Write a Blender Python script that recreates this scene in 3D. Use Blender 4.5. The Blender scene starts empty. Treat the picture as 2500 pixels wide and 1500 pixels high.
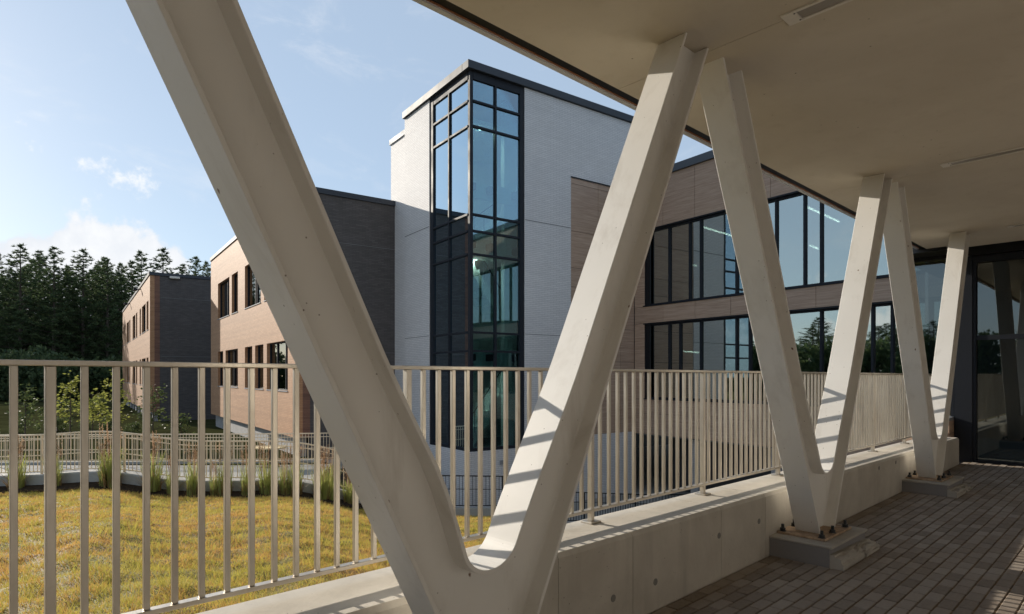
import bpy, bmesh, math, random
import numpy as np
from mathutils import Vector, Matrix

# ------------------------------------------------------------------ camera, sky, sun, exposure
scene = bpy.context.scene
col = scene.collection
random.seed(7); rng = np.random.default_rng(7)
R = math.radians

CX, HY, F = 1250.0, 917.0, 1500.0            # principal x, horizon y, focal length in photo pixels
cam_d = bpy.data.cameras.new('camera'); cam = bpy.data.objects.new('camera', cam_d); col.objects.link(cam)
cam.location = (0, 0, 0); cam.rotation_euler = (R(90), 0, 0)
cam_d.sensor_width = 36; cam_d.lens = 36 * F / 2500; cam_d.shift_y = (HY - 750) / 2500
cam_d.clip_start = 0.05; cam_d.clip_end = 4000
scene.camera = cam

SUN_AZ = R(51.4)      # to the left of the view axis
SUN_EL = R(19.0)
sun_dir = Vector((-math.sin(SUN_AZ) * math.cos(SUN_EL), math.cos(SUN_AZ) * math.cos(SUN_EL), math.sin(SUN_EL)))

world = bpy.data.worlds.new('World'); scene.world = world; world.use_nodes = True
wt = world.node_tree; wt.nodes.clear()
def wn(t, **k):
    n = wt.nodes.new(t)
    for a, b in k.items(): setattr(n, a, b)
    return n
sky = wn('ShaderNodeTexSky', sky_type='NISHITA'); sky.sun_disc = False
sky.sun_elevation = SUN_EL; sky.sun_rotation = -SUN_AZ
sky.air_density = 1.0; sky.dust_density = 0.3; sky.ozone_density = 2.0
bg = wn('ShaderNodeBackground'); bg.inputs['Strength'].default_value = 0.097
wo = wn('ShaderNodeOutputWorld')
tc = wn('ShaderNodeTexCoord')
def wmath(op, a, b=None, clamp=False):
    n = wn('ShaderNodeMath', operation=op, use_clamp=clamp)
    for i, v in enumerate((a, b)):
        if v is None: continue
        if isinstance(v, (int, float)): n.inputs[i].default_value = v
        else: wt.links.new(v, n.inputs[i])
    return n.outputs[0]
def wramp(v, lo, hi, a=0.0, b=1.0):
    n = wn('ShaderNodeMapRange', interpolation_type='SMOOTHSTEP')
    wt.links.new(v, n.inputs[0])
    for i, q in enumerate((lo, hi, a, b)): n.inputs[i + 1].default_value = q
    return n.outputs[0]
sep = wn('ShaderNodeSeparateXYZ'); wt.links.new(tc.outputs['Generated'], sep.inputs[0])
nz = wn('ShaderNodeTexNoise'); nz.inputs['Scale'].default_value = 8.5; nz.inputs['Detail'].default_value = 10; nz.inputs['Roughness'].default_value = 0.60
wt.links.new(tc.outputs['Generated'], nz.inputs['Vector'])
nl = wn('ShaderNodeTexNoise'); nl.inputs['Scale'].default_value = 1.6; nl.inputs['Detail'].default_value = 2
wt.links.new(tc.outputs['Generated'], nl.inputs['Vector'])
# a bank of cumulus low over the trees, thinning upwards, heavier round one heading
cdir = Vector((-0.70, 1.0, 0.19)).normalized()
dt = wn('ShaderNodeVectorMath', operation='DOT_PRODUCT'); wt.links.new(tc.outputs['Generated'], dt.inputs[0]); dt.inputs[1].default_value = cdir
bank = wramp(dt.outputs['Value'], 0.980, 0.9995, -0.06, 0.24)
low = wramp(sep.outputs[2], 0.15, 0.25, 0.07, -0.18)
puff = wmath('ADD', wmath('MULTIPLY', wmath('SUBTRACT', nz.outputs['Fac'], 0.5), 1.5), 0.5)
dens = wmath('ADD', wmath('ADD', puff, bank), wmath('ADD', low, wmath('MULTIPLY', wmath('SUBTRACT', nl.outputs['Fac'], 0.5), 0.22)))
cum = wramp(dens, 0.60, 0.74)
# thin high wisps
mp = wn('ShaderNodeMapping'); mp.inputs['Scale'].default_value = (3.0, 3.0, 7.0); wt.links.new(tc.outputs['Generated'], mp.inputs[0])
nw = wn('ShaderNodeTexNoise'); nw.inputs['Scale'].default_value = 2.2; nw.inputs['Detail'].default_value = 8; nw.inputs['Roughness'].default_value = 0.65; nw.inputs['Distortion'].default_value = 0.6
wt.links.new(mp.outputs[0], nw.inputs['Vector'])
wisp = wmath('MULTIPLY', wramp(nw.outputs['Fac'], 0.50, 0.78), 0.32)
cover = wmath('MAXIMUM', cum, wisp)
shade = wramp(nz.outputs["Fac"], 0.40, 0.66, 0.25, 1.0)
cc = wn('ShaderNodeMix', data_type='RGBA', blend_type='MIX'); cc.inputs["A"].default_value = (4.9, 5.2, 5.7, 1); cc.inputs["B"].default_value = (6.4, 6.5, 6.6, 1)
wt.links.new(shade, cc.inputs['Factor'])
hz = wn('ShaderNodeMix', data_type='RGBA', blend_type='MIX'); hz.inputs['Factor'].default_value = 0.66; hz.inputs['B'].default_value = (3.4, 4.15, 5.05, 1)
wt.links.new(sky.outputs[0], hz.inputs['A'])
sk = wn('ShaderNodeMix', data_type='RGBA', blend_type='MIX')
wt.links.new(cover, sk.inputs['Factor']); wt.links.new(hz.outputs['Result'], sk.inputs['A']); wt.links.new(cc.outputs['Result'], sk.inputs['B'])
wt.links.new(sk.outputs['Result'], bg.inputs['Color']); wt.links.new(bg.outputs[0], wo.inputs['Surface'])

sd = bpy.data.lights.new('sun', 'SUN'); sd.energy = 3.9; sd.angle = R(0.53); sd.color = (1.0, 0.91, 0.78)
so = bpy.data.objects.new('sun', sd); col.objects.link(so)
so.rotation_euler = sun_dir.to_track_quat('Z', 'Y').to_euler(); so.location = (-30, 20, 30)

scene.render.engine = 'CYCLES'
scene.view_settings.view_transform = 'Standard'; scene.view_settings.look = 'None'
scene.view_settings.exposure = 0.70; scene.view_settings.gamma = 1.0
scene.view_settings.use_curve_mapping = False
scene.cycles.max_bounces = 10; scene.cycles.diffuse_bounces = 5; scene.cycles.transparent_max_bounces = 24
scene.cycles.glossy_bounces = 5

# ------------------------------------------------------------------ frames
A = Vector((-0.5772, 0.8166, 0)); B = Vector((0.8166, 0.5772, 0))     # the school's two wall directions
U = Vector((0.7270, 0.6866, 0)); N = Vector((-0.6866, 0.7270, 0))     # along the bridge / out over the lawn
def AB(a, b, z): return A * a + B * b + Vector((0, 0, z))
def UN(s, d, z): return U * s + N * d + Vector((0, 0, z))
def XYZ(x, y, z): return Vector((x, y, z))
def rr(x): return (x - CX) / F
def pxY(x, y, Y): return Vector((rr(x) * Y, Y, (HY - y) / F * Y))
def on_a(x, b0):        # where photo column x meets the plane b = b0 -> (a, depth Y)
    r = rr(x); Y = b0 / (B.x * r + B.y); return (A.x * r + A.y) * Y, Y
def on_b(x, a0):        # where photo column x meets the plane a = a0 -> (b, depth Y)
    r = rr(x); Y = a0 / (A.x * r + A.y); return (B.x * r + B.y) * Y, Y
def za(x, y, b0): return (HY - y) / F * on_a(x, b0)[1]
def zb(x, y, a0): return (HY - y) / F * on_b(x, a0)[1]
def floor_z(s): return -1.588 + 0.0106 * (s - 5.4)
def par_z(s): return -1.027 - 0.0037 * (s - 2.68)
def sof_z(s): return 2.171 + 0.0047 * (s - 3.5)

# ------------------------------------------------------------------ mesh helpers
class MB:
    def __init__(self, T=XYZ): self.v = []; self.f = []; self.T = T
    def add(self, pts, faces):
        o = len(self.v); self.v += [self.T(*p) for p in pts]; self.f += [tuple(i + o for i in fc) for fc in faces]; return self
    def box(self, a0, a1, b0, b1, z0, z1):
        a0, a1 = min(a0, a1), max(a0, a1); b0, b1 = min(b0, b1), max(b0, b1); z0, z1 = min(z0, z1), max(z0, z1)
        return self.add([(a0, b0, z0), (a1, b0, z0), (a1, b1, z0), (a0, b1, z0), (a0, b0, z1), (a1, b0, z1), (a1, b1, z1), (a0, b1, z1)],
                        [(0, 3, 2, 1), (4, 5, 6, 7), (0, 1, 5, 4), (1, 2, 6, 5), (2, 3, 7, 6), (3, 0, 4, 7)])
    def ramp(self, s0, s1, d0, d1, lo, hi):   # box whose bottom and top follow functions of the first coordinate
        return self.add([(s0, d0, lo(s0)), (s1, d0, lo(s1)), (s1, d1, lo(s1)), (s0, d1, lo(s0)), (s0, d0, hi(s0)), (s1, d0, hi(s1)), (s1, d1, hi(s1)), (s0, d1, hi(s0))],
                        [(0, 3, 2, 1), (4, 5, 6, 7), (0, 1, 5, 4), (1, 2, 6, 5), (2, 3, 7, 6), (3, 0, 4, 7)])
    def poly(self, pts, z0, z1):              # prism from a plan polygon
        n = len(pts)
        return self.add([(p[0], p[1], z0) for p in pts] + [(p[0], p[1], z1) for p in pts],
                        [tuple(range(n))[::-1], tuple(range(n, 2 * n))] + [(i, (i + 1) % n, n + (i + 1) % n, n + i) for i in range(n)])
    def prof(self, pts, d0, d1):              # prism from a profile in (first, z), extruded along the second coordinate
        n = len(pts)
        return self.add([(p[0], d0, p[1]) for p in pts] + [(p[0], d1, p[1]) for p in pts],
                        [tuple(range(n)), tuple(range(n, 2 * n))[::-1]] + [(i, n + i, n + (i + 1) % n, (i + 1) % n) for i in range(n)])
    def strip(self, inner, outer, d0, d1):    # band between two open profiles, extruded
        n = len(inner); pts = [(p[0], d0, p[1]) for p in inner] + [(p[0], d0, p[1]) for p in outer] + [(p[0], d1, p[1]) for p in inner] + [(p[0], d1, p[1]) for p in outer]
        f = []
        for i in range(n - 1):
            f += [(i, i + 1, n + i + 1, n + i), (2 * n + i, 3 * n + i, 3 * n + i + 1, 2 * n + i + 1), (i, 2 * n + i, 2 * n + i + 1, i + 1), (n + i, n + i + 1, 3 * n + i + 1, 3 * n + i)]
        f += [(0, n, 3 * n, 2 * n), (n - 1, 3 * n - 1, 4 * n - 1, 2 * n - 1)]
        return self.add(pts, f)
    def tube(self, p0, p1, r0, r1=None, n=8):
        r1 = r0 if r1 is None else r1
        p0 = Vector(p0); p1 = Vector(p1); w = (p1 - p0).normalized()
        x = w.orthogonal().normalized(); y = w.cross(x); o = len(self.v)
        for p, r in ((p0, r0), (p1, r1)):
            for i in range(n):
                t = 2 * math.pi * i / n; self.v.append(p + x * (r * math.cos(t)) + y * (r * math.sin(t)))
        self.f += [(o + i, o + (i + 1) % n, o + n + (i + 1) % n, o + n + i) for i in range(n)] + [tuple(o + i for i in range(n))[::-1], tuple(o + n + i for i in range(n))]
        return self
    def mesh(self, name, origin=(0, 0, 0), bevel=0, seg=1, smooth=False, merge=False):
        o = Vector(origin); me = bpy.data.meshes.new(name)
        me.from_pydata([tuple(p - o) for p in self.v], [], self.f)
        bm = bmesh.new(); bm.from_mesh(me)
        if merge: bmesh.ops.remove_doubles(bm, verts=bm.verts, dist=1e-4)
        bmesh.ops.recalc_face_normals(bm, faces=bm.faces)
        if bevel:
            ed = [e for e in bm.edges if len(e.link_faces) == 2 and e.calc_face_angle(0) > 0.5]
            bmesh.ops.bevel(bm, geom=ed, offset=bevel, segments=seg, affect='EDGES', profile=0.5, clamp_overlap=True)
        bm.to_mesh(me); bm.free()
        if smooth: me.polygons.foreach_set('use_smooth', [True] * len(me.polygons))
        return me
    def build(self, name, m, parent=None, origin=None, **k):
        org = Vector(origin) if origin is not None else (parent.matrix_world_loc if False else wloc(parent))
        return obj(name, self.mesh(name, org, **k), m, parent, org)
def wloc(o):
    p = Vector((0, 0, 0))
    while o is not None: p += o.location; o = o.parent
    return p
def obj(name, me, m, parent=None, loc=(0, 0, 0)):
    o = bpy.data.objects.new(name, me)
    if m is not None and len(me.materials) == 0: me.materials.append(m)
    col.objects.link(o)
    o.parent = parent; o.location = Vector(loc) - wloc(parent)
    return o
def thing(name, label, cat, loc=(0, 0, 0), group=None):
    o = bpy.data.objects.new(name, None); col.objects.link(o); o.location = loc; o.empty_display_size = 0.2
    return tag(o, label, cat, group)
def tag(o, label, cat, group=None, kind=None):
    o['label'] = label; o['category'] = cat
    if group: o['group'] = group
    if kind: o['kind'] = kind
    return o
def struct(o): o['kind'] = 'structure'; return o
def copy_tree(o, parent=None):
    c = o.copy(); col.objects.link(c); c.parent = parent
    for ch in list(o.children): copy_tree(ch, c)
    return c
def raw_mesh(name, V, Fc, m):        # V (n,3) array, Fc (k,3|4) array
    me = bpy.data.meshes.new(name); k = Fc.shape[1]
    me.vertices.add(len(V)); me.vertices.foreach_set('co', np.ascontiguousarray(V, dtype=np.float32).ravel())
    me.loops.add(Fc.size); me.loops.foreach_set('vertex_index', np.ascontiguousarray(Fc, dtype=np.int32).ravel())
    me.polygons.add(len(Fc)); me.polygons.foreach_set('loop_start', np.arange(0, Fc.size, k, dtype=np.int32)); me.polygons.foreach_set('loop_total', np.full(len(Fc), k, dtype=np.int32))
    me.update(calc_edges=True); me.materials.append(m); return me

# ------------------------------------------------------------------ materials
class NT:
    def __init__(self, name):
        self.m = bpy.data.materials.new(name); self.m.use_nodes = True; self.t = self.m.node_tree; self.t.nodes.clear()
        self.out = self.n('ShaderNodeOutputMaterial')
    def n(self, t, **k):
        q = self.t.nodes.new(t)
        for a, b in k.items(): setattr(q, a, b)
        return q
    def l(self, a, b): self.t.links.new(a, b)
    def set(self, sock, v):
        if hasattr(v, 'is_linked') or hasattr(v, 'links'): self.l(v, sock)
        else: sock.default_value = v
    def pos(self): return self.n('ShaderNodeNewGeometry').outputs['Position']
    def noise(self, vec, scale, detail=4, rough=0.55, dist=0, stretch=None):
        if stretch is not None:
            mpn = self.n('ShaderNodeMapping'); mpn.inputs['Scale'].default_value = stretch; self.l(vec, mpn.inputs[0]); vec = mpn.outputs[0]
        q = self.n('ShaderNodeTexNoise'); q.inputs['Scale'].default_value = scale; q.inputs['Detail'].default_value = detail; q.inputs['Roughness'].default_value = rough; q.inputs['Distortion'].default_value = dist
        self.l(vec, q.inputs['Vector']); return q.outputs['Fac']
    def math(self, op, a, b=0.0, clamp=False):
        q = self.n('ShaderNodeMath', operation=op, use_clamp=clamp); self.set(q.inputs[0], a); self.set(q.inputs[1], b); return q.outputs[0]
    def map(self, v, lo, hi, a=0.0, b=1.0):
        q = self.n('ShaderNodeMapRange'); self.set(q.inputs[0], v)
        for i, w in enumerate((lo, hi, a, b)): q.inputs[i + 1].default_value = w
        return q.outputs[0]
    def mix(self, fac, a, b, mode='MIX'):
        q = self.n('ShaderNodeMix', data_type='RGBA', blend_type=mode)
        self.set(q.inputs['Factor'], fac)
        for s, v in (('A', a), ('B', b)):
            if isinstance(v, tuple) and len(v) == 3: v = v + (1,)
            self.set(q.inputs[s], v)
        return q.outputs['Result']
    def bump(self, h, strength=0.3, dist=0.01):
        q = self.n('ShaderNodeBump'); q.inputs['Strength'].default_value = strength; q.inputs['Distance'].default_value = dist; self.l(h, q.inputs['Height']); return q.outputs[0]
    def bsdf(self, color, rough=0.6, metal=0.0, normal=None, spec=0.5):
        q = self.n('ShaderNodeBsdfPrincipled')
        if isinstance(color, tuple) and len(color) == 3: color = color + (1,)
        self.set(q.inputs['Base Color'], color); self.set(q.inputs['Roughness'], rough); self.set(q.inputs['Metallic'], metal); q.inputs['Specular IOR Level'].default_value = spec
        if normal is not None: self.l(normal, q.inputs['Normal'])
        return q.outputs[0]
    def done(self, sh): self.l(sh, self.out.inputs['Surface']); return self.m

def plain(name, c, rough=0.6, metal=0.0, var=0.10, vs=3.0, fine=60.0, bump=0.1, spec=0.4):
    t = NT(name); p = t.pos()
    n1 = t.noise(p, vs, 5); n2 = t.noise(p, fine, 3)
    k = t.math('ADD', t.map(n1, 0.25, 0.75, 1 - var, 1 + var), t.map(n2, 0.2, 0.8, -var * 0.5, var * 0.5))
    vm = t.n('ShaderNodeVectorMath', operation='SCALE'); vm.inputs[0].default_value = c; t.l(k, vm.inputs['Scale'])
    return t.done(t.bsdf(vm.outputs[0], t.map(n1, 0.3, 0.7, rough * 0.88, min(1, rough * 1.12)), metal, t.bump(n2, bump, 0.004) if bump else None, spec))

def emit(name, c, s):
    t = NT(name); e = t.n('ShaderNodeEmission'); e.inputs[0].default_value = c + (1,); e.inputs[1].default_value = s; return t.done(e.outputs[0])

def painted_steel():
    t = NT('painted_steel'); p = t.pos()
    big = t.noise(p, 1.6, 4); fine = t.noise(p, 90, 3); orange = t.noise(p, 260, 2)
    c = t.mix(t.map(big, 0.3, 0.7), (0.765, 0.745, 0.70), (0.825, 0.805, 0.76))
    grime = t.noise(p, 3.5, 6, 0.65, 0.4, (1, 1, 0.25))
    c = t.mix(t.map(grime, 0.53, 0.80, 0, 0.5), c, (0.42, 0.37, 0.30))
    v = t.n('ShaderNodeTexVoronoi'); v.inputs['Scale'].default_value = 16; t.l(p, v.inputs['Vector'])
    clus = t.noise(p, 2.3, 2)
    spot = t.math('MULTIPLY', t.map(v.outputs['Distance'], 0.03, 0.075, 1, 0), t.map(clus, 0.43, 0.53, 0, 0.9), True)
    c = t.mix(spot, c, (0.10, 0.055, 0.03))
    v2 = t.n('ShaderNodeTexVoronoi'); v2.inputs['Scale'].default_value = 5.5; wob = t.n('ShaderNodeMapping'); wob.inputs['Scale'].default_value = (1, 1, 0.6); t.l(p, wob.inputs[0]); t.l(wob.outputs[0], v2.inputs['Vector'])
    chip = t.math('MULTIPLY', t.map(t.math('ADD', v2.outputs['Distance'], t.math('MULTIPLY', t.noise(p, 70, 3), 0.08)), 0.075, 0.095, 1, 0), t.map(t.noise(p, 1.3, 2), 0.46, 0.52, 0, 0.95), True)
    c = t.mix(chip, c, (0.16, 0.075, 0.035))
    return t.done(t.bsdf(c, t.map(fine, 0.3, 0.7, 0.42, 0.56), 0, t.bump(t.math('ADD', orange, t.math('MULTIPLY', big, 2.0)), 0.10, 0.003), 0.45))

def concrete(name, c1, c2, streak=0.35, pits=True):
    t = NT(name); p = t.pos()
    n1 = t.noise(p, 2.2, 7, 0.6, 0.3); n2 = t.noise(p, 45, 4); st = t.noise(p, 5, 5, 0.6, 0.2, (1, 1, 0.12))
    c = t.mix(t.map(n1, 0.3, 0.72), c1, c2)
    c = t.mix(t.map(st, 0.52, 0.78, 0, streak), c, tuple(x * 0.55 for x in c1))
    c = t.mix(t.map(n2, 0.3, 0.7, 0, 0.18), c, tuple(x * 0.7 for x in c2))
    h = n2
    if pits:
        v = t.n('ShaderNodeTexVoronoi'); v.inputs['Scale'].default_value = 24; t.l(p, v.inputs['Vector'])
        cl = t.noise(p, 4.0, 2)
        pit = t.math('MULTIPLY', t.map(v.outputs['Distance'], 0.05, 0.10, 1, 0), t.map(cl, 0.50, 0.56, 0, 1), True)
        c = t.mix(t.math('MULTIPLY', pit, 0.85), c, (0.07, 0.06, 0.05)); h = t.math('SUBTRACT', n2, t.math('MULTIPLY', pit, 1.5))
    return t.done(t.bsdf(c, 0.85, 0, t.bump(h, 0.35, 0.004), 0.3))

def brick(name, c1, c2, mortar, streaks=0.0, w=0.30, h=0.0737, rough=0.7, msize=0.006, blotch=None):
    """running bond on walls that follow the school's two wall directions; mapped in metres"""
    t = NT(name); g = t.n('ShaderNodeNewGeometry')
    def dot(v, d):
        q = t.n('ShaderNodeVectorMath', operation='DOT_PRODUCT'); t.l(v, q.inputs[0]); q.inputs[1].default_value = d; return q.outputs['Value']
    pa = dot(g.outputs['Position'], A); pb = dot(g.outputs['Position'], B); pz = dot(g.outputs['Position'], Vector((0, 0, 1)))
    nb = t.math('ABSOLUTE', dot(g.outputs['True Normal'], B)); sel = t.math('GREATER_THAN', nb, 0.5)
    along = t.math('ADD', t.math('MULTIPLY', pa, sel), t.math('MULTIPLY', pb, t.math('SUBTRACT', 1.0, sel)))
    cv = t.n('ShaderNodeCombineXYZ'); t.l(along, cv.inputs[0]); t.l(pz, cv.inputs[1])
    b = t.n('ShaderNodeTexBrick'); t.l(cv.outputs[0], b.inputs['Vector']); b.offset = 0.5
    b.inputs['Scale'].default_value = 1.0; b.inputs['Brick Width'].default_value = w; b.inputs['Row Height'].default_value = h
    b.inputs['Mortar Size'].default_value = msize; b.inputs['Mortar Smooth'].default_value = 0.3; b.inputs['Bias'].default_value = 0.0
    b.inputs['Color1'].default_value = c1 + (1,); b.inputs['Color2'].default_value = c2 + (1,); b.inputs['Mortar'].default_value = mortar + (1,)
    c = b.outputs['Color']
    n1 = t.noise(cv.outputs[0], 0.8, 5); n2 = t.noise(cv.outputs[0], 30, 3)
    c = t.mix(t.map(n1, 0.3, 0.7, 0.0, 0.22), c, tuple(x * 0.72 for x in c1))
    if streaks:
        ns = t.noise(cv.outputs[0], 1.0, 5, 0.65, 0, (0.06, 4.5, 1))
        c = t.mix(t.map(ns, 0.42, 0.66, 0.0, streaks), c, blotch or tuple(x * 0.6 for x in c1))
    hgt = t.math('ADD', t.math('SUBTRACT', 1.0, b.outputs['Fac']), t.math('MULTIPLY', n2, 0.4))
    return t.done(t.bsdf(c, t.map(n2, 0.3, 0.7, rough - 0.08, rough + 0.08), 0, t.bump(hgt, 0.35, 0.006), 0.35))

def wood_panel():
    t = NT('wood_grain_panel'); g = t.n('ShaderNodeNewGeometry'); p = g.outputs['Position']
    st = t.noise(p, 1.0, 6, 0.62, 0.3, (0.9, 0.9, 26)); st2 = t.noise(p, 1.0, 4, 0.6, 0.2, (2.5, 2.5, 90)); big = t.noise(p, 0.5, 2)
    oi = t.n('ShaderNodeObjectInfo').outputs['Random']
    c = t.mix(t.map(st, 0.30, 0.70), (0.29, 0.178, 0.118), (0.55, 0.395, 0.29))
    c = t.mix(t.map(st2, 0.35, 0.7, 0, 0.35), c, (0.58, 0.44, 0.34))
    c = t.mix(t.map(oi, 0, 1, 0.0, 0.16), c, (0.18, 0.13, 0.10))
    return t.done(t.bsdf(c, t.map(st, 0.3, 0.7, 0.42, 0.6), 0, t.bump(st2, 0.10, 0.002), 0.4))

def glass(name, tint, refl, base=0.22, ior=1.55, graze=0.0):
    t = NT(name)
    tr = t.n('ShaderNodeBsdfTransparent'); tr.inputs[0].default_value = tint + (1,)
    gl = t.n('ShaderNodeBsdfGlossy'); gl.inputs['Color'].default_value = refl + (1,); gl.inputs['Roughness'].default_value = 0.015
    wav = t.noise(t.pos(), 0.9, 2); t.l(t.bump(wav, 0.04, 0.02), gl.inputs['Normal'])
    fr = t.n('ShaderNodeFresnel'); fr.inputs['IOR'].default_value = ior
    mx = t.n('ShaderNodeMixShader'); lw_ = t.n('ShaderNodeLayerWeight'); lw_.inputs[0].default_value = 0.5; t.l(t.math('ADD', t.math('ADD', fr.outputs[0], base), t.math('MULTIPLY', lw_.outputs['Facing'], graze), True), mx.inputs[0]); t.l(tr.outputs[0], mx.inputs[1]); t.l(gl.outputs[0], mx.inputs[2])
    return t.done(mx.outputs[0])

def brushed():
    t = NT('brushed_steel'); p = t.pos()
    br = t.noise(p, 1.0, 4, 0.6, 0, (160, 160, 5)); big = t.noise(p, 3.0, 4, 0.6, 0, (1, 1, 0.6)); blot = t.noise(p, 14, 4)
    c = t.mix(t.map(big, 0.3, 0.7), (0.50, 0.445, 0.375), (0.63, 0.58, 0.50))
    c = t.mix(t.map(blot, 0.58, 0.8, 0, 0.4), c, (0.36, 0.30, 0.23))
    return t.done(t.bsdf(c, t.map(br, 0.3, 0.7, 0.34, 0.52), 0.92, t.bump(br, 0.05, 0.001)))

def foliage(name, c1, c2, scale=1.5, trans=0.35):
    t = NT(name); g = t.n('ShaderNodeNewGeometry')
    k = t.math('ADD', t.math('MULTIPLY', g.outputs['Random Per Island'], 0.6), t.math('MULTIPLY', t.noise(g.outputs['Position'], scale, 3), 0.6))
    c = t.mix(t.map(k, 0.25, 0.95), c1, c2)
    d = t.bsdf(c, 0.6, 0, None, 0.25); tl = t.n('ShaderNodeBsdfTranslucent'); t.l(c, tl.inputs[0])
    mx = t.n('ShaderNodeMixShader'); mx.inputs[0].default_value = trans; t.l(d, mx.inputs[1]); t.l(tl.outputs[0], mx.inputs[2])
    return t.done(mx.outputs[0])

def lawn_mat(name, blades):
    t = NT(name); g = t.n('ShaderNodeNewGeometry'); p = g.outputs['Position']
    n1 = t.noise(p, 0.7, 5, 0.65, 0.6); n2 = t.noise(p, 3.4, 4, 0.65, 0.6); ri = g.outputs['Random Per Island']
    k = t.math('ADD', t.math('MULTIPLY', n1, 0.75), t.math('MULTIPLY', n2, 0.45))
    if blades: k = t.math('ADD', k, t.math('MULTIPLY', t.math('SUBTRACT', ri, 0.5), 0.34))
    c = t.mix(t.map(k, 0.53, 0.66), (0.80, 0.50, 0.17), (0.56, 0.51, 0.11))
    c = t.mix(t.map(n2, 0.58, 0.72, 0, 0.55), c, (0.84, 0.68, 0.34))
    c = t.mix(t.map(n2, 0.42, 0.30, 0, 0.6), c, (0.30, 0.13, 0.04))
    if not blades: c = t.mix(0.78, c, (0.07, 0.045, 0.015))
    if blades: c = t.mix(t.map(ri, 0.0, 1.0, 0.38, 0.0), c, (0.18, 0.11, 0.025))
    d = t.bsdf(c, 0.7, 0, None if blades else t.bump(t.noise(p, 30, 4), 0.8, 0.03), 0.15)
    if not blades: return t.done(d)
    tl = t.n('ShaderNodeBsdfTranslucent'); t.l(c, tl.inputs[0]); mx = t.n('ShaderNodeMixShader'); mx.inputs[0].default_value = 0.40
    t.l(d, mx.inputs[1]); t.l(tl.outputs[0], mx.inputs[2]); return t.done(mx.outputs[0])

def paver_mat():
    t = NT('paver_concrete'); g = t.n('ShaderNodeNewGeometry'); p = g.outputs['Position']
    ri = t.math('FRACT', t.math('ADD', g.outputs['Random Per Island'], t.n('ShaderNodeObjectInfo').outputs['Random']))
    n1 = t.noise(p, 40, 5, 0.65); n2 = t.noise(p, 1.4, 3)
    c = t.mix(ri, (0.18, 0.145, 0.115), (0.34, 0.295, 0.25))
    c = t.mix(t.map(n2, 0.35, 0.7, 0, 0.45), c, (0.22, 0.165, 0.12))
    c = t.mix(t.map(n1, 0.3, 0.75, 0, 0.35), c, (0.38, 0.345, 0.30))
    return t.done(t.bsdf(c, 0.8, 0, t.bump(n1, 0.4, 0.003), 0.35))

M = {}
M['steel'] = painted_steel()
def stucco():
    t = NT('stucco_soffit'); p = t.pos(); n1 = t.noise(p, 0.7, 6, 0.6, 0.5); n2 = t.noise(p, 140, 3); n3 = t.noise(p, 5, 5, 0.65)
    c = t.mix(t.map(n1, 0.3, 0.7), (0.56, 0.50, 0.41), (0.66, 0.60, 0.505)); c = t.mix(t.map(n3, 0.55, 0.8, 0, 0.3), c, (0.42, 0.36, 0.27))
    v = t.n('ShaderNodeTexVoronoi'); v.inputs['Scale'].default_value = 7; t.l(p, v.inputs['Vector'])
    sp = t.math('MULTIPLY', t.map(v.outputs['Distance'], 0.03, 0.06, 1, 0), t.map(t.noise(p, 1.7, 2), 0.47, 0.55, 0, 0.8), True)
    c = t.mix(sp, c, (0.12, 0.09, 0.06)); return t.done(t.bsdf(c, 0.9, 0, t.bump(t.math('ADD', n2, t.math('MULTIPLY', n1, 1.5)), 0.3, 0.004), 0.2))
M['soffit'] = stucco()
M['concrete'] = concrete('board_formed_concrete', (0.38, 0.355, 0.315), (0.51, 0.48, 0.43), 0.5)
M['concrete_top'] = concrete('parapet_concrete', (0.47, 0.43, 0.365), (0.62, 0.575, 0.50), 0.42)  # paler, warmer concrete tone on every face of the parapet panels
M['concrete_pale'] = concrete('pale_concrete', (0.34, 0.335, 0.32), (0.44, 0.435, 0.41), 0.2, False)
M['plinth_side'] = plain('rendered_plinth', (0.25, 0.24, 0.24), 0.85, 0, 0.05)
M['plug'] = plain('tie_plug_mortar', (0.22, 0.21, 0.19), 0.9)
M['rust'] = plain('rusted_plate', (0.40, 0.29, 0.20), 0.8, 0.0, 0.5, 14)
M['bolt'] = plain('dark_bolt', (0.05, 0.055, 0.06), 0.45, 0.7, 0.3, 20)
M['brushed'] = brushed()
M['paver'] = paver_mat()
M['sand'] = plain('joint_sand', (0.30, 0.22, 0.14), 0.95, 0, 0.3, 20, 200, 0.4, 0.1)
M['black'] = plain('black_metal', (0.012, 0.014, 0.018), 0.45, 0.3, 0.15)
M['frame'] = plain('charcoal_aluminium', (0.016, 0.019, 0.026), 0.6, 0.0, 0.08, 2, 80, 0.02, 0.25)
M['coping'] = plain('grey_blue_coping', (0.085, 0.10, 0.12), 0.55, 0.0, 0.06, 1, 50, 0.02, 0.4)
M['coping_dark'] = plain('dark_coping', (0.036, 0.043, 0.056), 0.55, 0.0, 0.06, 1, 50, 0.02, 0.4)
M['white_brick'] = brick('white_brick', (0.65, 0.635, 0.635), (0.71, 0.695, 0.69), (0.36, 0.35, 0.36), 0.10)
M['tan_brick'] = brick('tan_brick', (0.45, 0.235, 0.12), (0.54, 0.305, 0.165), (0.29, 0.15, 0.08), 0.5, blotch=(0.31, 0.155, 0.08))
M['brown_brick'] = brick('brown_brick', (0.215, 0.105, 0.070), (0.26, 0.135, 0.092), (0.13, 0.07, 0.05), 0.6, blotch=(0.09, 0.05, 0.04))
M['dark_brick'] = brick('charcoal_brick', (0.085, 0.076, 0.074), (0.12, 0.108, 0.105), (0.05, 0.046, 0.046), 0.25)
M['grey_brick'] = brick('grey_brick', (0.36, 0.35, 0.345), (0.42, 0.405, 0.40), (0.25, 0.245, 0.24), 0.1)
M['wood'] = wood_panel()
M['zinc'] = plain('pale_metal_cladding', (0.26, 0.28, 0.31), 0.6, 0.0)
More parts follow.
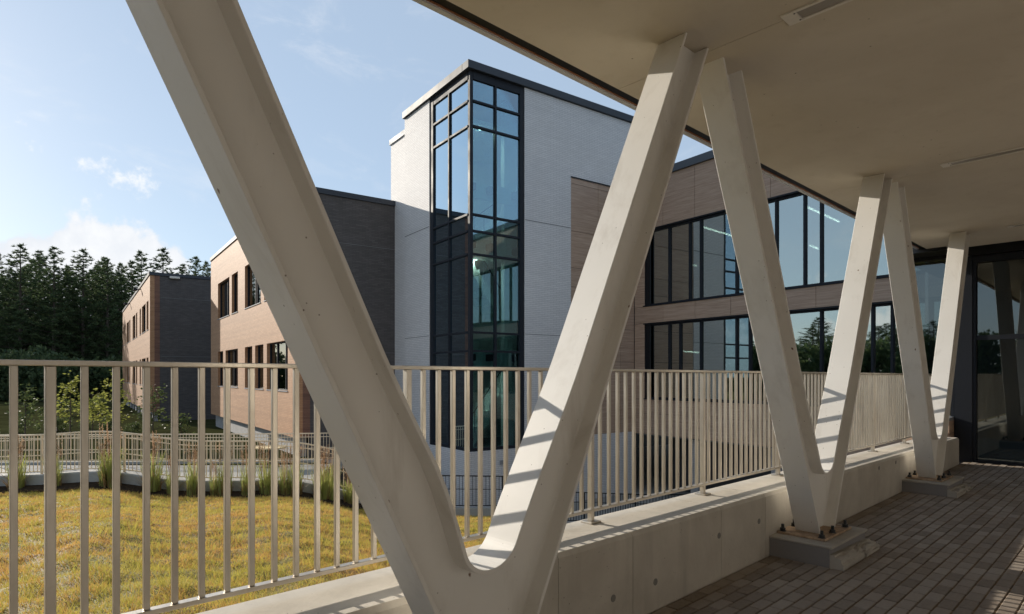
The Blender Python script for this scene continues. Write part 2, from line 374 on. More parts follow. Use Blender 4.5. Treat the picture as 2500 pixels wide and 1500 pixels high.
M['glass_tower'] = glass('tower_glass', (0.52, 0.70, 0.68), (0.66, 0.86, 1.0), 0.0, 1.5, 1.2)
M['glass_wing'] = glass('wing_glass', (0.32, 0.40, 0.39), (0.88, 0.94, 0.90), 0.44)
M['glass_dark'] = glass('tinted_window_glass', (0.35, 0.40, 0.40), (0.85, 0.9, 0.9), 0.10)
M['interior_white'] = plain('interior_white_paint', (0.66, 0.70, 0.66), 0.8)
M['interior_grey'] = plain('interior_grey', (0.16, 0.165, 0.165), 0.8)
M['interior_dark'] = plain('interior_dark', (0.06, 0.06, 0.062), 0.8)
M['blind'] = plain('roller_blind', (0.42, 0.40, 0.35), 0.85)
M['strip'] = emit('lit_lamp', (1.0, 0.95, 0.86), 6.0)
M['lamp_off'] = plain('lamp_diffuser', (0.30, 0.27, 0.23), 0.35)
M['white_metal'] = plain('white_metal', (0.70, 0.66, 0.60), 0.45)
M['copper'] = plain('copper_trim', (0.30, 0.13, 0.06), 0.5, 0.2)
M['grey_trim'] = plain('pale_fascia', (0.55, 0.56, 0.58), 0.5, 0.1)
M['fence_steel'] = plain('fence_galvanised', (0.80, 0.65, 0.46), 0.5, 0.0, 0.1)
M['mulch'] = plain('dark_mulch', (0.045, 0.032, 0.022), 1.0, 0, 0.5, 12, 60, 1.0, 0.0)
M['soil'] = plain('woodland_floor', (0.040, 0.042, 0.018), 1.0, 0, 0.35, 0.5, 8, 0.6, 0.0)
M['paving'] = plain('concrete_paving', (0.31, 0.295, 0.27), 0.85, 0, 0.12, 1.0, 40, 0.2)
M['bark'] = plain('bark', (0.085, 0.065, 0.05), 0.95, 0, 0.35, 6, 40, 0.8)
M['pine'] = foliage('pine_needles', (0.034, 0.066, 0.034), (0.12, 0.155, 0.06), 0.5, 0.42)
M['leaf'] = foliage('young_leaves', (0.15, 0.18, 0.04), (0.36, 0.36, 0.09), 1.2, 0.5)
M['leaf2'] = foliage('shrub_leaves', (0.05, 0.075, 0.03), (0.14, 0.17, 0.06), 1.2, 0.40)
M['reed'] = foliage('reed_blades', (0.30, 0.34, 0.09), (0.56, 0.57, 0.19), 3, 0.50)
M['plume'] = foliage('reed_plumes', (0.28, 0.17, 0.10), (0.46, 0.31, 0.19), 3, 0.5)
M['straw'] = foliage('reed_straw', (0.22, 0.13, 0.06), (0.36, 0.24, 0.11), 3, 0.35)
M['plaster'] = plain('grey_plaster', (0.40, 0.405, 0.415), 0.85)
M['lawn'] = lawn_mat('lawn_soil', False); M['blade'] = lawn_mat('grass_blades', True)
M['table'] = plain('table_top', (0.62, 0.48, 0.26), 0.6)

# ================================================================== GROUND
struct(MB().poly([(-1500, -1500), (1500, -1500), (1500, 1500), (-1500, 1500)], -6.2, -5.6).build('ground', M['soil']))

# far edge of the lawn: a low concrete kerb wall that dips with the path (photo column, height of its top, distance)
curb_px = [(-700, 1180, 17.5), (-300, 1172, 16.8), (126, 1159, 16.5), (190, 1152, 16.5), (237, 1147, 16.5), (286, 1149, 16.5), (328, 1159, 16.4), (367, 1165.5, 16.4), (395, 1172.6, 16.4), (443, 1175.6, 16.5),
           (620, 1174.6, 16.7), (700, 1170, 17.0), (744, 1173.6, 17.1), (821, 1194, 17.4), (865, 1204, 17.7), (980, 1228, 18.8), (1060, 1240, 20.4)]
curb = [pxY(*q) for q in curb_px]
wall_end = [pxY(1062, 1241, 20.6), pxY(1275, 1241, 21.2)]        # low wall under the black railing
def resample(pts, step):
    out = [pts[0].copy()]
    for p, q in zip(pts, pts[1:]):
        k = max(1, int((q - p).length / step))
        out += [p.lerp(q, i / k) for i in range(1, k + 1)]
    return out
def smooth(pts, it=3):
    for _ in range(it):
        pts = [pts[0]] + [(pts[i - 1] + pts[i] * 2 + pts[i + 1]) / 4 for i in range(1, len(pts) - 1)] + [pts[-1]]
    return pts
curb_s = smooth(resample(curb, 0.35), 4)

edge = [p - Vector((0, 0, 0.46)) for p in curb_s] + [p - Vector((0, 0, 0.30)) for p in wall_end] + [pxY(1300, 1262, 20.8)]
edge_r = resample(edge, 0.16); NE = len(edge_r)
# near edge along the bridge, matched by fraction of length
s_lo, s_hi = -13.0, 3.15
def hump(x, y): return 0.05 * math.sin(x * 0.9 + 1.3) * math.cos(y * 0.8) + 0.03 * math.sin(x * 2.3 + y * 1.7) + 0.03 * math.sin(x * 4.1 - y * 2.7) * math.sin(y * 4.9 + x) + 0.016 * math.sin(x * 9.3 + 1.7 * math.sin(y * 5)) * math.sin(y * 8.1)
NV = 150
near = []
for i, p in enumerate(edge_r):
    f = i / (NE - 1); r = p.x / p.y
    Y = 2.90 / (N.y + N.x * r)                     # ray at the same heading, on the bridge's outer face
    s = (U.x * r + U.y) * Y if r > -1.0 else None
    near.append(s)
s_first = next(s for s in near if s is not None); k0 = next(i for i, s in enumerate(near) if s is not None)
for i in range(k0): near[i] = s_lo + (s_first - s_lo) * i / k0
LV = np.zeros((NE, NV, 3))
for i, p in enumerate(edge_r):
    q = UN(near[i], 2.90, -1.72 - 0.10 * max(0, near[i] - 1))
    for j in range(NV):
        t = (j / (NV - 1)) ** 1.25; w = q.lerp(p, t)
        zc = 0.30 * math.sin(math.pi * t) * 0.6
        LV[i, j] = (w.x, w.y, w.z + zc + hump(w.x, w.y) * min(1, 6 * (1 - t)))
idx = np.arange(NE * NV).reshape(NE, NV)
LF = np.stack([idx[:-1, :-1], idx[1:, :-1], idx[1:, 1:], idx[:-1, 1:]], -1).reshape(-1, 4)
lawn_me = raw_mesh('lawn', LV.reshape(-1, 3), LF, M['lawn']); lawn_me.polygons.foreach_set('use_smooth', [True] * len(lawn_me.polygons))
struct(obj('lawn', lawn_me, M['lawn']))

# grass blades over the part of the lawn that can be seen
def grass():
    P = LV.reshape(-1, 3); q = P[LF]                            # (k,4,3)
    ctr = q.mean(1); area = np.linalg.norm(np.cross(q[:, 1] - q[:, 0], q[:, 3] - q[:, 0]), axis=1)
    dist = np.linalg.norm(ctr[:, :2], axis=1)
    r = ctr[:, 0] / np.maximum(ctr[:, 1], 0.1)
    vis = (r > -1.05) & (ctr[:, 1] > 2.5)
    wgt = area * vis * np.clip(9 / dist, 0.55, 2.2) ** 1.2
    n = 330000; pick = rng.choice(len(q), n, p=wgt / wgt.sum())
    a, b = rng.random(n), rng.random(n); Q = q[pick]
    pos = Q[:, 0] * ((1 - a) * (1 - b))[:, None] + Q[:, 1] * (a * (1 - b))[:, None] + Q[:, 2] * (a * b)[:, None] + Q[:, 3] * ((1 - a) * b)[:, None]
    sc = np.clip(dist[pick] / 8, 0.75, 1.8)
    tuft = 0.75 + 0.5 * (np.sin(pos[:, 0] * 7.3 + 2 * np.sin(pos[:, 1] * 3.1)) * np.sin(pos[:, 1] * 6.1 + pos[:, 0] * 2.2)) + 0.2 * np.sin(pos[:, 0] * 19) * np.sin(pos[:, 1] * 23)
    h = (0.022 + 0.085 * rng.random(n) ** 2.6) * np.clip(tuft, 0.35, 1.5); w = 0.0042 * sc * (0.6 + 0.8 * rng.random(n))
    th = rng.random(n) * 2 * math.pi; lean = (0.25 + 0.9 * rng.random(n)) * h; ld = rng.random(n) * 2 * math.pi
    dx = np.stack([np.cos(th) * w, np.sin(th) * w, np.zeros(n)], 1)
    tip = pos + np.stack([np.cos(ld) * lean, np.sin(ld) * lean, h], 1)
    base = pos - np.array([0, 0, 0.006])
    V = np.stack([base - dx, base + dx, tip], 1).reshape(-1, 3)
    me = raw_mesh('lawn_grass', V, np.arange(3 * n).reshape(n, 3), M['blade'])
    tag(obj('lawn_grass', me, M['blade']), 'short sun-scorched yellow and green grass covering the lawn', 'grass', kind='stuff')
grass()

def ribbon(path, prof_fn, closed_ends=True):
    """sweep a cross-section (offset towards the camera, height) along a path of points"""
    mb = MB(); n = None; rows = []
    for i, p in enumerate(path):
        t = (path[min(i + 1, len(path) - 1)] - path[max(i - 1, 0)]); t.z = 0; t.normalize(); nn = Vector((t.y, -t.x, 0))
        sec = prof_fn(i); rows.append([p + nn * o + Vector((0, 0, h)) for o, h in sec]); n = len(sec)
    for rw in rows: mb.v += rw
    for i in range(len(rows) - 1):
        for k in range(n): mb.f.append((i * n + k, i * n + (k + 1) % n, (i + 1) * n + (k + 1) % n, (i + 1) * n + k))
    mb.f.append(tuple(range(n))); mb.f.append(tuple((len(rows) - 1) * n + k for k in range(n))[::-1])
    return mb
tag(ribbon(curb_s, lambda i: [(0.0, 0.0), (0.012, -0.03), (0.012, -0.75), (-0.30, -0.75), (-0.30, -0.02), (-0.28, 0.0)]).build('kerb_wall', M['concrete_pale'], origin=curb_s[len(curb_s) // 2]), 'low pale concrete kerb wall dipping along the far edge of the lawn', 'wall')
struct(ribbon(curb_s, lambda i: [(0.014, -0.27), (0.30, -0.30), (0.62, -0.345), (0.62, -0.65), (0.014, -0.65)]).build('mulch_bed', M['mulch']))

# ground of the garden behind, the path between the fences, the courtyard on the right
gp = [(p.x, p.y + 0.32) for p in curb_s]
garden_poly = [(-170, 17.8)] + [q for q in gp if q[0] < -4.9] + [(-6.3, 22.0), (-8.0, 26.0), (-3, 60), (5, 150), (-170, 150)]
struct(MB().poly(garden_poly, -5.55, -3.46).build('garden_ground', M['soil']))
path_pts = smooth(resample([pxY(-900, 1100, 20.5), pxY(0, 1100, 20.4), pxY(300, 1100, 20.4), pxY(600, 1100, 20.4), pxY(780, 1100, 20.8)], 0.8), 3)
for p in path_pts: p.z = -3.45
struct(ribbon(path_pts, lambda i: [(3.3, 0.0), (3.3, -0.1), (-3.2, -0.1), (-3.2, 0.0)]).build('path', M['paving']))
struct(MB().poly([(-3.5, 21.3), (1.6, 20.8), (3.2, 4.0), (60, 4), (60, 60), (2, 60)], -5.58, -5.25).build('courtyard_paving', M['paving']))

# ================================================================== THE SCHOOL
def facade(mb, axis, fixed, t0, t1, z0, z1, holes=(), th=0.30):
    ts = sorted({t0, t1, *[min(max(h[i], t0), t1) for h in holes for i in (0, 1)]}); zs = sorted({z0, z1, *[min(max(h[i], z0), z1) for h in holes for i in (2, 3)]})
    sol = {}
    for i in range(len(ts) - 1):
        for j in range(len(zs) - 1):
            tm, zm = (ts[i] + ts[i + 1]) / 2, (zs[j] + zs[j + 1]) / 2
            sol[i, j] = not any(h[0] < tm < h[1] and h[2] < zm < h[3] for h in holes)
    P = (lambda t, k, z: (t, fixed + k, z)) if axis == 'a' else (lambda t, k, z: (fixed + k, t, z))
    def q(*pts): mb.add(list(pts), [(0, 1, 2, 3)])
    for (i, j), s in sol.items():
        if not s: continue
        a0, a1, c0, c1 = ts[i], ts[i + 1], zs[j], zs[j + 1]
        q(P(a0, 0, c0), P(a1, 0, c0), P(a1, 0, c1), P(a0, 0, c1)); q(P(a0, th, c0), P(a1, th, c0), P(a1, th, c1), P(a0, th, c1))
        if not sol.get((i - 1, j)): q(P(a0, 0, c0), P(a0, th, c0), P(a0, th, c1), P(a0, 0, c1))
        if not sol.get((i + 1, j)): q(P(a1, 0, c0), P(a1, th, c0), P(a1, th, c1), P(a1, 0, c1))
        if not sol.get((i, j - 1)): q(P(a0, 0, c0), P(a1, 0, c0), P(a1, th, c0), P(a0, th, c0))
        if not sol.get((i, j + 1)): q(P(a0, 0, c1), P(a1, 0, c1), P(a1, th, c1), P(a0, th, c1))
    return mb
def abox(axis, fixed, t0, t1, k0, k1, z0, z1, mb):
    if axis == 'a': mb.box(t0, t1, fixed + k0, fixed + k1, z0, z1)
    else: mb.box(fixed + k0, fixed + k1, t0, t1, z0, z1)
def window(parent, axis, fixed, t0, t1, z0, z1, mull=(), trans=(), fw=0.055, rec=0.13, gm='glass_dark', name='window', depth=0.11, mw=None):
    """a framed opening: the frame is the window, each pane a sub-part"""
    mw = mw or fw; mb = MB(AB)
    abox(axis, fixed, t0, t1, rec, rec + depth, z0, z0 + fw, mb); abox(axis, fixed, t0, t1, rec, rec + depth, z1 - fw, z1, mb)
    abox(axis, fixed, t0, t0 + fw, rec, rec + depth, z0 + fw, z1 - fw, mb); abox(axis, fixed, t1 - fw, t1, rec, rec + depth, z0 + fw, z1 - fw, mb)
    tl = sorted(mull); zl = sorted(trans)
    for m in tl: abox(axis, fixed, m - mw / 2, m + mw / 2, rec, rec + depth - 0.002, z0 + fw, z1 - fw, mb)
    tb = [t0 + fw] + [v for m in tl for v in (m - mw / 2, m + mw / 2)] + [t1 - fw]
    zb_ = [z0 + fw] + [v for m in zl for v in (m - mw / 2, m + mw / 2)] + [z1 - fw]
    for i in range(0, len(tb), 2):
        for zt in zl: abox(axis, fixed, tb[i], tb[i + 1], rec + 0.003, rec + depth - 0.005, zt - mw / 2, zt + mw / 2, mb)
    w = mb.build(name, M['frame'], parent)
    for i in range(0, len(tb), 2):
        for j in range(0, len(zb_), 2):
            pm = MB(AB); abox(axis, fixed, tb[i] - .01, tb[i + 1] + .01, rec + depth * .5, rec + depth * .5 + 0.012, zb_[j] - .01, zb_[j + 1] + .01, pm)
            pm.build('pane', M[gm], w)
    return w

TA, TB = 19.36, 11.76                # tower corner
WB = 20.42                           # plane of the panelled wing
B2A, B2B = 26.2, 7.43                # corner of the nearer tan wing
B1A, B1B = 53.2, 4.41                # corner of the farther tan wing
GZ = -5.5

# ---- white brick stair tower
tower = thing('brick_tower', 'tall white brick stair tower with a glazed corner and dark coping', 'building', AB(TA + 3, TB + 4, GZ))
aL = on_a(1048, TB)[0]; bR = on_b(1281, TA)[0]            # edges of the glazed corner
aS = on_a(988, TB)[0]; aE = on_a(951, TB)[0]
z_bot = zb(1148, 1104.5, TA); z_head = 10.98; z_cop0, z_cop1 = 11.28, 11.58
bw0 = on_b(1394, TA)[0]; zw_top = 8.20; zw_bot = -2.52
mb = MB(AB)
facade(mb, 'a', TB, aL, aS, GZ, z_cop0)
facade(mb, 'a', TB, TA + 0.30, aL, GZ, z_bot)
facade(mb, 'b', TA, bR, WB + .06, GZ, z_cop0, [(bw0, WB - 0.001, zw_bot, zw_top), (WB - 0.001, WB + .06, GZ, 8.3)])
facade(mb, 'b', TA, TB, bR, GZ, z_bot)
mb.box(aL, aS, TB + .3, TB + .31, GZ, z_cop0)
mb.build('wall', M['white_brick'], tower)
mb = MB(AB); facade(mb, 'a', TB + 0.16, aS + 0.001, aE + 0.2, GZ, 10.72); mb.build('lower_wall', M['white_brick'], tower)
MB(AB).box(aS + 0.001, aE + 0.26, TB + 0.10, TB + 6, 10.722, 10.95).build('coping', M['zinc'], tower)
MB(AB).box(aE + 0.001, aE + 0.25, TB + 0.47, WB - .1, GZ, 10.718).build('rear_wall', M['white_brick'], tower)
MB(AB).box(TA + .31, aE, TB + .48, WB - .3, 11.0, 11.27).build('roof', M['coping_dark'], tower)
MB(AB).box(TA + .31, aE, WB - .24, WB + .058, 8.95, 10.99).build('side_wall', M['white_brick'], tower)
cp = MB(AB); cp.box(TA - 0.10, TA + 0.35, TB - 0.10, WB + .16, z_cop0 + .002, z_cop1); cp.box(TA + 0.35, aS + 0.04, TB - 0.10, TB + 0.35, z_cop0 + .002, z_cop1)
cp.build('coping', M['coping_dark'], tower, bevel=0.012)
# form joints in the brickwork, recessed lines
for x0, y0 in ((1282, 537), (1282, 816)):
    zj = zb(x0, y0, TA); jm = MB(AB); jm.box(TA - 0.004, TA + 0.05, bR + .02, bw0 - .02, zj - 0.012, zj + 0.012); jm.box(aL + .02, aS - .02, TB - 0.004, TB + 0.05, zj - 0.012, zj + 0.012)
    jm.build('control_joint', M['interior_grey'], tower)
# glazed corner
tr_px = [242, 304, 521, 561.5, 618.5, 811, 857, 905]
tz = [zb(1149, y, TA) for y in tr_px]
cw = MB(AB); fd = 0.14; fr_ = 0.20; rc = 0.06
bM = on_b(1212, TA)[0]; aM = on_a(1093, TB)[0]
cw.box(TA + rc, TA + rc + fd, TB + rc, TB + rc + fd, z_bot, z_cop0)                                   # corner post
cw.box(TA + rc - .03, TA + rc + fd + .04, bR - fr_, bR, z_bot, z_cop0); cw.box(aL - 0.26, aL, TB + rc - .03, TB + rc + fd + .04, z_bot, z_cop0)
cw.box(TA + rc - .02, TA + rc + fd - .02, TB + rc + fd, bR - fr_, z_head, z_cop0); cw.box(TA + rc + fd, aL - .26, TB + rc - .02, TB + rc + fd - .02, z_head, z_cop0)
cw.box(TA + rc - .02, TA + rc + fd - .02, TB + rc + fd, bR - fr_, z_bot, z_bot + .12); cw.box(TA + rc + fd, aL - .26, TB + rc - .02, TB + rc + fd - .02, z_bot, z_bot + .12)
curtain = cw.build('curtain_wall', M['frame'], tower)
mw = 0.075
zs = [z_bot + .12] + tz[::-1] + [z_head]
def cut(edges, lo, hi):
    return [(lo if i == 0 else edges[i] + mw / 2, hi if i == len(edges) - 2 else edges[i + 1] - mw / 2) for i in range(len(edges) - 1)]
zc = [(zs[i] + (mw / 2 if i else 0), zs[i + 1] - (mw / 2 if i < len(zs) - 2 else 0)) for i in range(len(zs) - 1)]
MB(AB).box(TA + rc - .03, TA + rc + fd - .03, bM - mw / 2, bM + mw / 2, z_bot + .12, z_head).build('mullion', M['frame'], curtain)
MB(AB).box(aM - mw / 2, aM + mw / 2, TB + rc - .03, TB + rc + fd - .03, z_bot + .12, z_head).build('mullion', M['frame'], curtain)
for z in tz:
    for c0, c1 in ((TB + rc + fd, bM - mw / 2), (bM + mw / 2, bR - fr_)): MB(AB).box(TA + rc - .025, TA + rc + fd - .04, c0, c1, z - mw / 2, z + mw / 2).build('transom', M['frame'], curtain)
    for c0, c1 in ((TA + rc + fd, aM - mw / 2), (aM + mw / 2, aL - .26)): MB(AB).box(c0, c1, TB + rc - .025, TB + rc + fd - .04, z - mw / 2, z + mw / 2).build('transom', M['frame'], curtain)
for z0, z1 in zc:
    for c0, c1 in ((TB + rc + fd, bM - mw / 2), (bM + mw / 2, bR - fr_)): MB(AB).box(TA + rc + .04, TA + rc + .052, c0 - .01, c1 + .01, z0 - .01, z1 + .01).build('pane', M['glass_tower'], curtain)
    for c0, c1 in ((TA + rc + fd, aM - mw / 2), (aM + mw / 2, aL - .26)): MB(AB).box(c0 - .01, c1 + .01, TB + rc + .04, TB + rc + .052, z0 - .01, z1 + .01).build('pane', M['glass_tower'], curtain)
# inside the tower: floors, columns, brackets, stair
zl = [zb(1149, y, TA) for y in (447, 592, 872)]
for z in zl:
    MB(AB).box(TA + 0.55, TA + 0.70, TB + 0.55, bR + 0.6, z - .33, z + .30).build('floor_edge', M['interior_white'], tower)
    MB(AB).box(TA + 0.70, aL + .3, TB + 0.55, TB + 0.70, z - .33, z + .30).build('floor_edge', M['interior_white'], tower)
    for c in (TB + 0.30, bM, bR - 0.12): MB(AB).box(TA + 0.22, TA + 0.54, c - .13, c + .13, z - .13, z + .13).build('floor_bracket', M['frame'], tower)
    for c in (aM, aL - .3): MB(AB).box(c - .13, c + .13, TB + 0.22, TB + 0.54, z - .13, z + .13).build('floor_bracket', M['frame'], tower)
for z in zl[1:]: MB(AB).box(TA + .70, TA + 1.29, TB + .71, bR + .5, z - .34, z - .2).build('landing', M['interior_white'], tower)
MB(AB).box(TA + .9, TA + 1.15, TB + .45, TB + .70, z_bot, 10.9).build('column', M['interior_white'], tower)
MB(AB).box(TA + .75, TA + 1.0, bR - .45, bR + .2, z_bot, 10.9).build('column', M['interior_white'], tower)
MB(AB).box(TA + .4, aE, TB + .4, WB, 9.55, 9.7).build('ceiling', M['interior_white'], tower)
MB(AB).box(TA + .4, aE, TB + .55, WB, z_bot - .3, z_bot + .01).build('floor', M['interior_grey'], tower)
MB(AB).box(aL + 0.8, aL + .95, TB + .5, WB, z_bot, 10.9).build('inner_wall', M['interior_white'], tower)
MB(AB).box(TA + .5, aL + .8, bR + 1.6, bR + 1.7, z_bot, 10.9).build('inner_wall', M['interior_grey'], tower)
def flight(a_, b0, b1, z0, z1, n=11):
    m_ = MB(AB)
    for i in range(n):
        f0 = i / n; m_.box(a_, a_ + 1.1, b0 + (b1 - b0) * f0, b0 + (b1 - b0) * (f0 + 1 / n), z0 + (z1 - z0) * f0 - .05, z0 + (z1 - z0) * (f0 + 1 / n))
    st = m_.build('stair', M['interior_white'], tower)
    w_ = MB(); d0, d1 = AB(a_ - .03, b0, z0 - .1), AB(a_ - .03, b1, z1 - .1)
    s_ = MB(AB); s_.add([(a_ - .05, b0, z0 - .35), (a_ - .05, b1, z1 - .35), (a_ - .05, b1, z1 + .1), (a_ - .05, b0, z0 + .1), (a_ - .001, b0, z0 - .35), (a_ - .001, b1, z1 - .35), (a_ - .001, b1, z1 + .1), (a_ - .001, b0, z0 + .1)],
                        [(0, 1, 2, 3), (4, 7, 6, 5), (0, 4, 5, 1), (3, 2, 6, 7), (0, 3, 7, 4), (1, 5, 6, 2)]); s_.build('stringer', M['interior_white'], st)
    h_ = MB(); h_.tube(AB(a_ - .03, b0, z0 + .95), AB(a_ - .03, b1, z1 + .95), .022)
    for i in range(6):
        f0 = (i + .5) / 6; pp = AB(a_ - .03, b0 + (b1 - b0) * f0, z0 + (z1 - z0) * f0); h_.tube(pp, pp + Vector((0, 0, .95)), .014, n=6)
    h_.build('handrail', M['frame'], st)
flight(TA + 1.3, TB + .8, bR + .9, zl[1] + .2, zl[0]); flight(TA + 1.3, bR + .9, TB + .8, zl[2] + .3, zl[1] - .4); flight(TA + 1.3, TB + .8, bR + .9, z_bot + .2, zl[2])
for i, (a_, b_, zq_) in enumerate(((TA + .78, TB + 1.0, 9.55), (TA + 1.45, TB + 0.9, 9.55), (TA + 1.2, TB + 1.0, zl[1] - .345), (TA + 1.2, TB + 1.0, zl[2] - .345))):  # landing lamps added to brighten the interior; the lowest one is unseen
    o = thing('ceiling_downlight', ['lit round downlight in the ceiling of the glazed tower, nearer the corner post', 'lit round downlight behind the left panes of the glazed tower', 'lit round downlight under the middle landing of the glazed tower', 'unseen round downlight added under the lowest landing to brighten the lower panes'][i], 'ceiling light', AB(a_, b_, zq_), 'tower downlights')
    lm = MB(); lm.tube(AB(a_, b_, zq_ - .002), AB(a_, b_, zq_ - .02), .085, n=16); lm.build('lens', M['strip'], o)
    lm = MB(); lm.tube(AB(a_, b_, zq_ - .001), AB(a_, b_, zq_ - .01), .11, n=16); lm.build('trim_ring', M['white_metal'], o)
    ld = bpy.data.lights.new('downlight_lamp', 'AREA'); ld.shape = 'DISK'; ld.size = .16; ld.energy = 14; ld.color = (1, .95, .86); lo_ = bpy.data.objects.new('downlight_lamp', ld); col.objects.link(lo_); lo_.parent = o; lo_.location = (0, 0, -.03)
# small vent plate and tap low on the white wall
pv = AB(TA - .03, on_b(1224, TA)[0], zb(1224, 1129, TA))
v = thing('wall_vent', 'small pale vent plate low on the white tower wall', 'vent', pv)
MB(AB).box(TA - .03, TA - .002, on_b(1224, TA)[0] - .12, on_b(1224, TA)[0] + .12, pv.z - .10, pv.z + .10).build('plate', M['grey_trim'], v)
for k in range(4): MB(AB).box(TA - .038, TA - .0301, on_b(1224, TA)[0] - .09, on_b(1224, TA)[0] + .09, pv.z - .07 + k * .04, pv.z - .055 + k * .04).build('louvre', M['frame'], v)

# wood-grain panels on the tower's right face
rows = [zw_bot] + [zb(1394, y, TA) for y in (882, 797, 700, 653, 563)] + [zb(1394, 447, TA), zw_top]
rows = sorted(rows); cols = [bw0, on_b(1461, TA)[0], (on_b(1461, TA)[0] + WB) / 2 + .25, WB - .003]
for i in range(len(cols) - 1):
    for j in range(len(rows) - 1):
        MB(AB).box(TA + .02, TA + .06, cols[i] + .008, cols[i + 1] - .008, rows[j] + .008, rows[j + 1] - .008).build('cladding_panel', M['wood'], tower)
MB(AB).box(TA + .07, TA + .30, bw0 - .01, WB, zw_bot, zw_top).build('cladding_backing', M['black'], tower)
MB(AB).box(TA - .015, TA + .0195, bw0 - .01, WB, zw_top + .001, zw_top + .05).build('cladding_trim', M['frame'], tower)

# ---- panelled wing on the right with two bands of glass
wing = thing('panelled_wing', 'school wing on the right with wood-grain panels and two long bands of glass', 'building', AB(12, WB + 4, GZ))
W0, W1 = 3.0, TA
zc0 = za(1646, 420, WB); zc1 = za(1646, 402, WB)
zu1 = za(1605.6, 557, WB); zu0 = za(1573, 747.5, WB); zd1 = za(1573, 793, WB); zd0 = za(1573, 973, WB); zsk = -2.58
aW = on_a(1573, WB)[0]
wf = MB(AB); facade(wf, 'a', WB + .08, W0, W1 - .02, zsk, zc0, [(W0 + .5, aW, zu0, zu1), (W0 + .5, aW, zd0, zd1)], 0.25); wf.build('backing_wall', M['black'], wing)
def panels(xs, z0, z1, first, last):
    cs = sorted([first] + [on_a(x, WB)[0] for x in xs] + [last])
    for i in range(len(cs) - 1):
        if cs[i + 1] - cs[i] > 0.1: MB(AB).box(cs[i] + .008, cs[i + 1] - .008, WB, WB + .05, z0 + .006, z1 - .006).build('cladding_panel', M['wood'], wing)
panels((1618, 1696, 1785, 1881, 1990, 2110, 2250, 2420), zu1 + .06, zc0, W0, W1 - .01)
panels((1549, 1619, 1697, 1784, 1886, 1992, 2118, 2261, 2420), zd1 + .05, zu0 - .04, W0, W1 - .01)
panels((1619, 1697, 1784, 1886, 1992, 2118, 2261, 2420), zsk + .9, zd0 - .04, W0, W1 - .01)
panels((1619, 1697, 1784, 1886, 1992, 2118, 2261, 2420), zsk, zsk + .9, W0, W1 - .01)
for q0, q1 in ((zu0, zu1 + .05), (zd0, zd1 + .04)): MB(AB).box(aW + .008, W1 - .012, WB, WB + .05, q0 - .03, q1 - .0).build('cladding_panel', M['wood'], wing)
for zt, hh in ((zu1, .055), (zd1, .045)): MB(AB).box(W0, aW + .05, WB - .03, WB + .0795, zt, zt + hh).build('window_head', M['black'], wing)
for zt in (zu0, zd0): MB(AB).box(W0, aW + .05, WB - .05, WB + .0795, zt - .038, zt).build('window_sill', M['frame'], wing)
MB(AB).box(W0, W1 - .01, WB - .10, WB + .4, zc0 + .002, zc1).build('coping', M['coping'], wing)
MB(AB).box(W0, W1 + 12, WB + .41, WB + 18, zc0 - .35, zc0 - .05).build('roof', M['coping_dark'], wing)
MB(AB).box(W0, W1 + 12, WB + .34, WB + 18, zsk - .002, zsk + .35).build('floor', M['interior_grey'], wing)
MB(AB).box(W0, W1 + 12, WB + .34, WB + 18, zu0 - .55, zu0 - .25).build('floor', M['interior_grey'], wing)
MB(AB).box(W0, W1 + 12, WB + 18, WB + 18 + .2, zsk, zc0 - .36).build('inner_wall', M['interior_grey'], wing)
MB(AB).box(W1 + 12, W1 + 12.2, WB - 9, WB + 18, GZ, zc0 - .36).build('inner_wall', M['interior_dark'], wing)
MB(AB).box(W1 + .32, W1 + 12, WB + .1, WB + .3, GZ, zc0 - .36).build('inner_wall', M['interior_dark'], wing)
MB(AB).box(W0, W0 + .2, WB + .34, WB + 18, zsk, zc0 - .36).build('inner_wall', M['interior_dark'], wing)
mu = [on_a(x, WB)[0] for x in (1629, 1679, 1706, 1793, 1890, 1959.5, 2000, 2096, 2190, 2269, 2400)]
ml = [on_a(x, WB)[0] for x in (1629, 1655.5, 1706, 1793, 1826, 1905, 2000, 2080, 2125.6, 2173.5, 2268, 2400)]
window(wing, 'a', WB, W0 + .5, aW, zu0, zu1, mu, (), .07, .10, 'glass_wing', 'window', .16, .075)
window(wing, 'a', WB, W0 + .5, aW, zd0, zd1, ml, (), .07, .10, 'glass_wing', 'window', .16, .075)
MB(AB).box(aW - .30, aW - .071, WB + .05, WB + .0995, zu0 + .001, zu1 - .001).build('jamb', M['black'], wing)
MB(AB).box(aW - .30, aW - .071, WB + .05, WB + .0995, zd0 + .001, zd1 - .001).build('jamb', M['black'], wing)
# ground floor set back under the wing
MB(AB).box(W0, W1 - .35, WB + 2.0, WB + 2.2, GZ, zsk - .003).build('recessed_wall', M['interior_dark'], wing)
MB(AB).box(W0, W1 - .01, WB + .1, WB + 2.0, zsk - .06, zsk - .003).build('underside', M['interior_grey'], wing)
for k in range(4): MB(AB).box(W1 - 3.3 - k * 3.6, W1 - 2.9 - k * 3.6, WB + .25, WB + .65, GZ, zsk - .062).build('column', M['grey_brick'], wing)
strips = [((1588, 621), (1700, 650), 6.3, 'long lit strip lamp behind the leftmost upper panes of the right wing'), ((1713, 554), (1792, 578), 6.3, 'bright lit strip lamp behind the upper panes just left of the second steel V'), ((1968, 505), (2048, 542), 6.3, 'lit strip lamp under the soffit edge behind the tall upper panes'), ((1977, 600), (1997, 608), 6.3, 'short lit strip lamp deep behind the tall upper panes'),
          ((1592, 831), (1630, 833), 1.75, 'faint lit strip lamp behind the leftmost lower pane'), ((1660, 858), (1705, 861), 1.6, 'faint lit strip lamp low in the lower window band')]
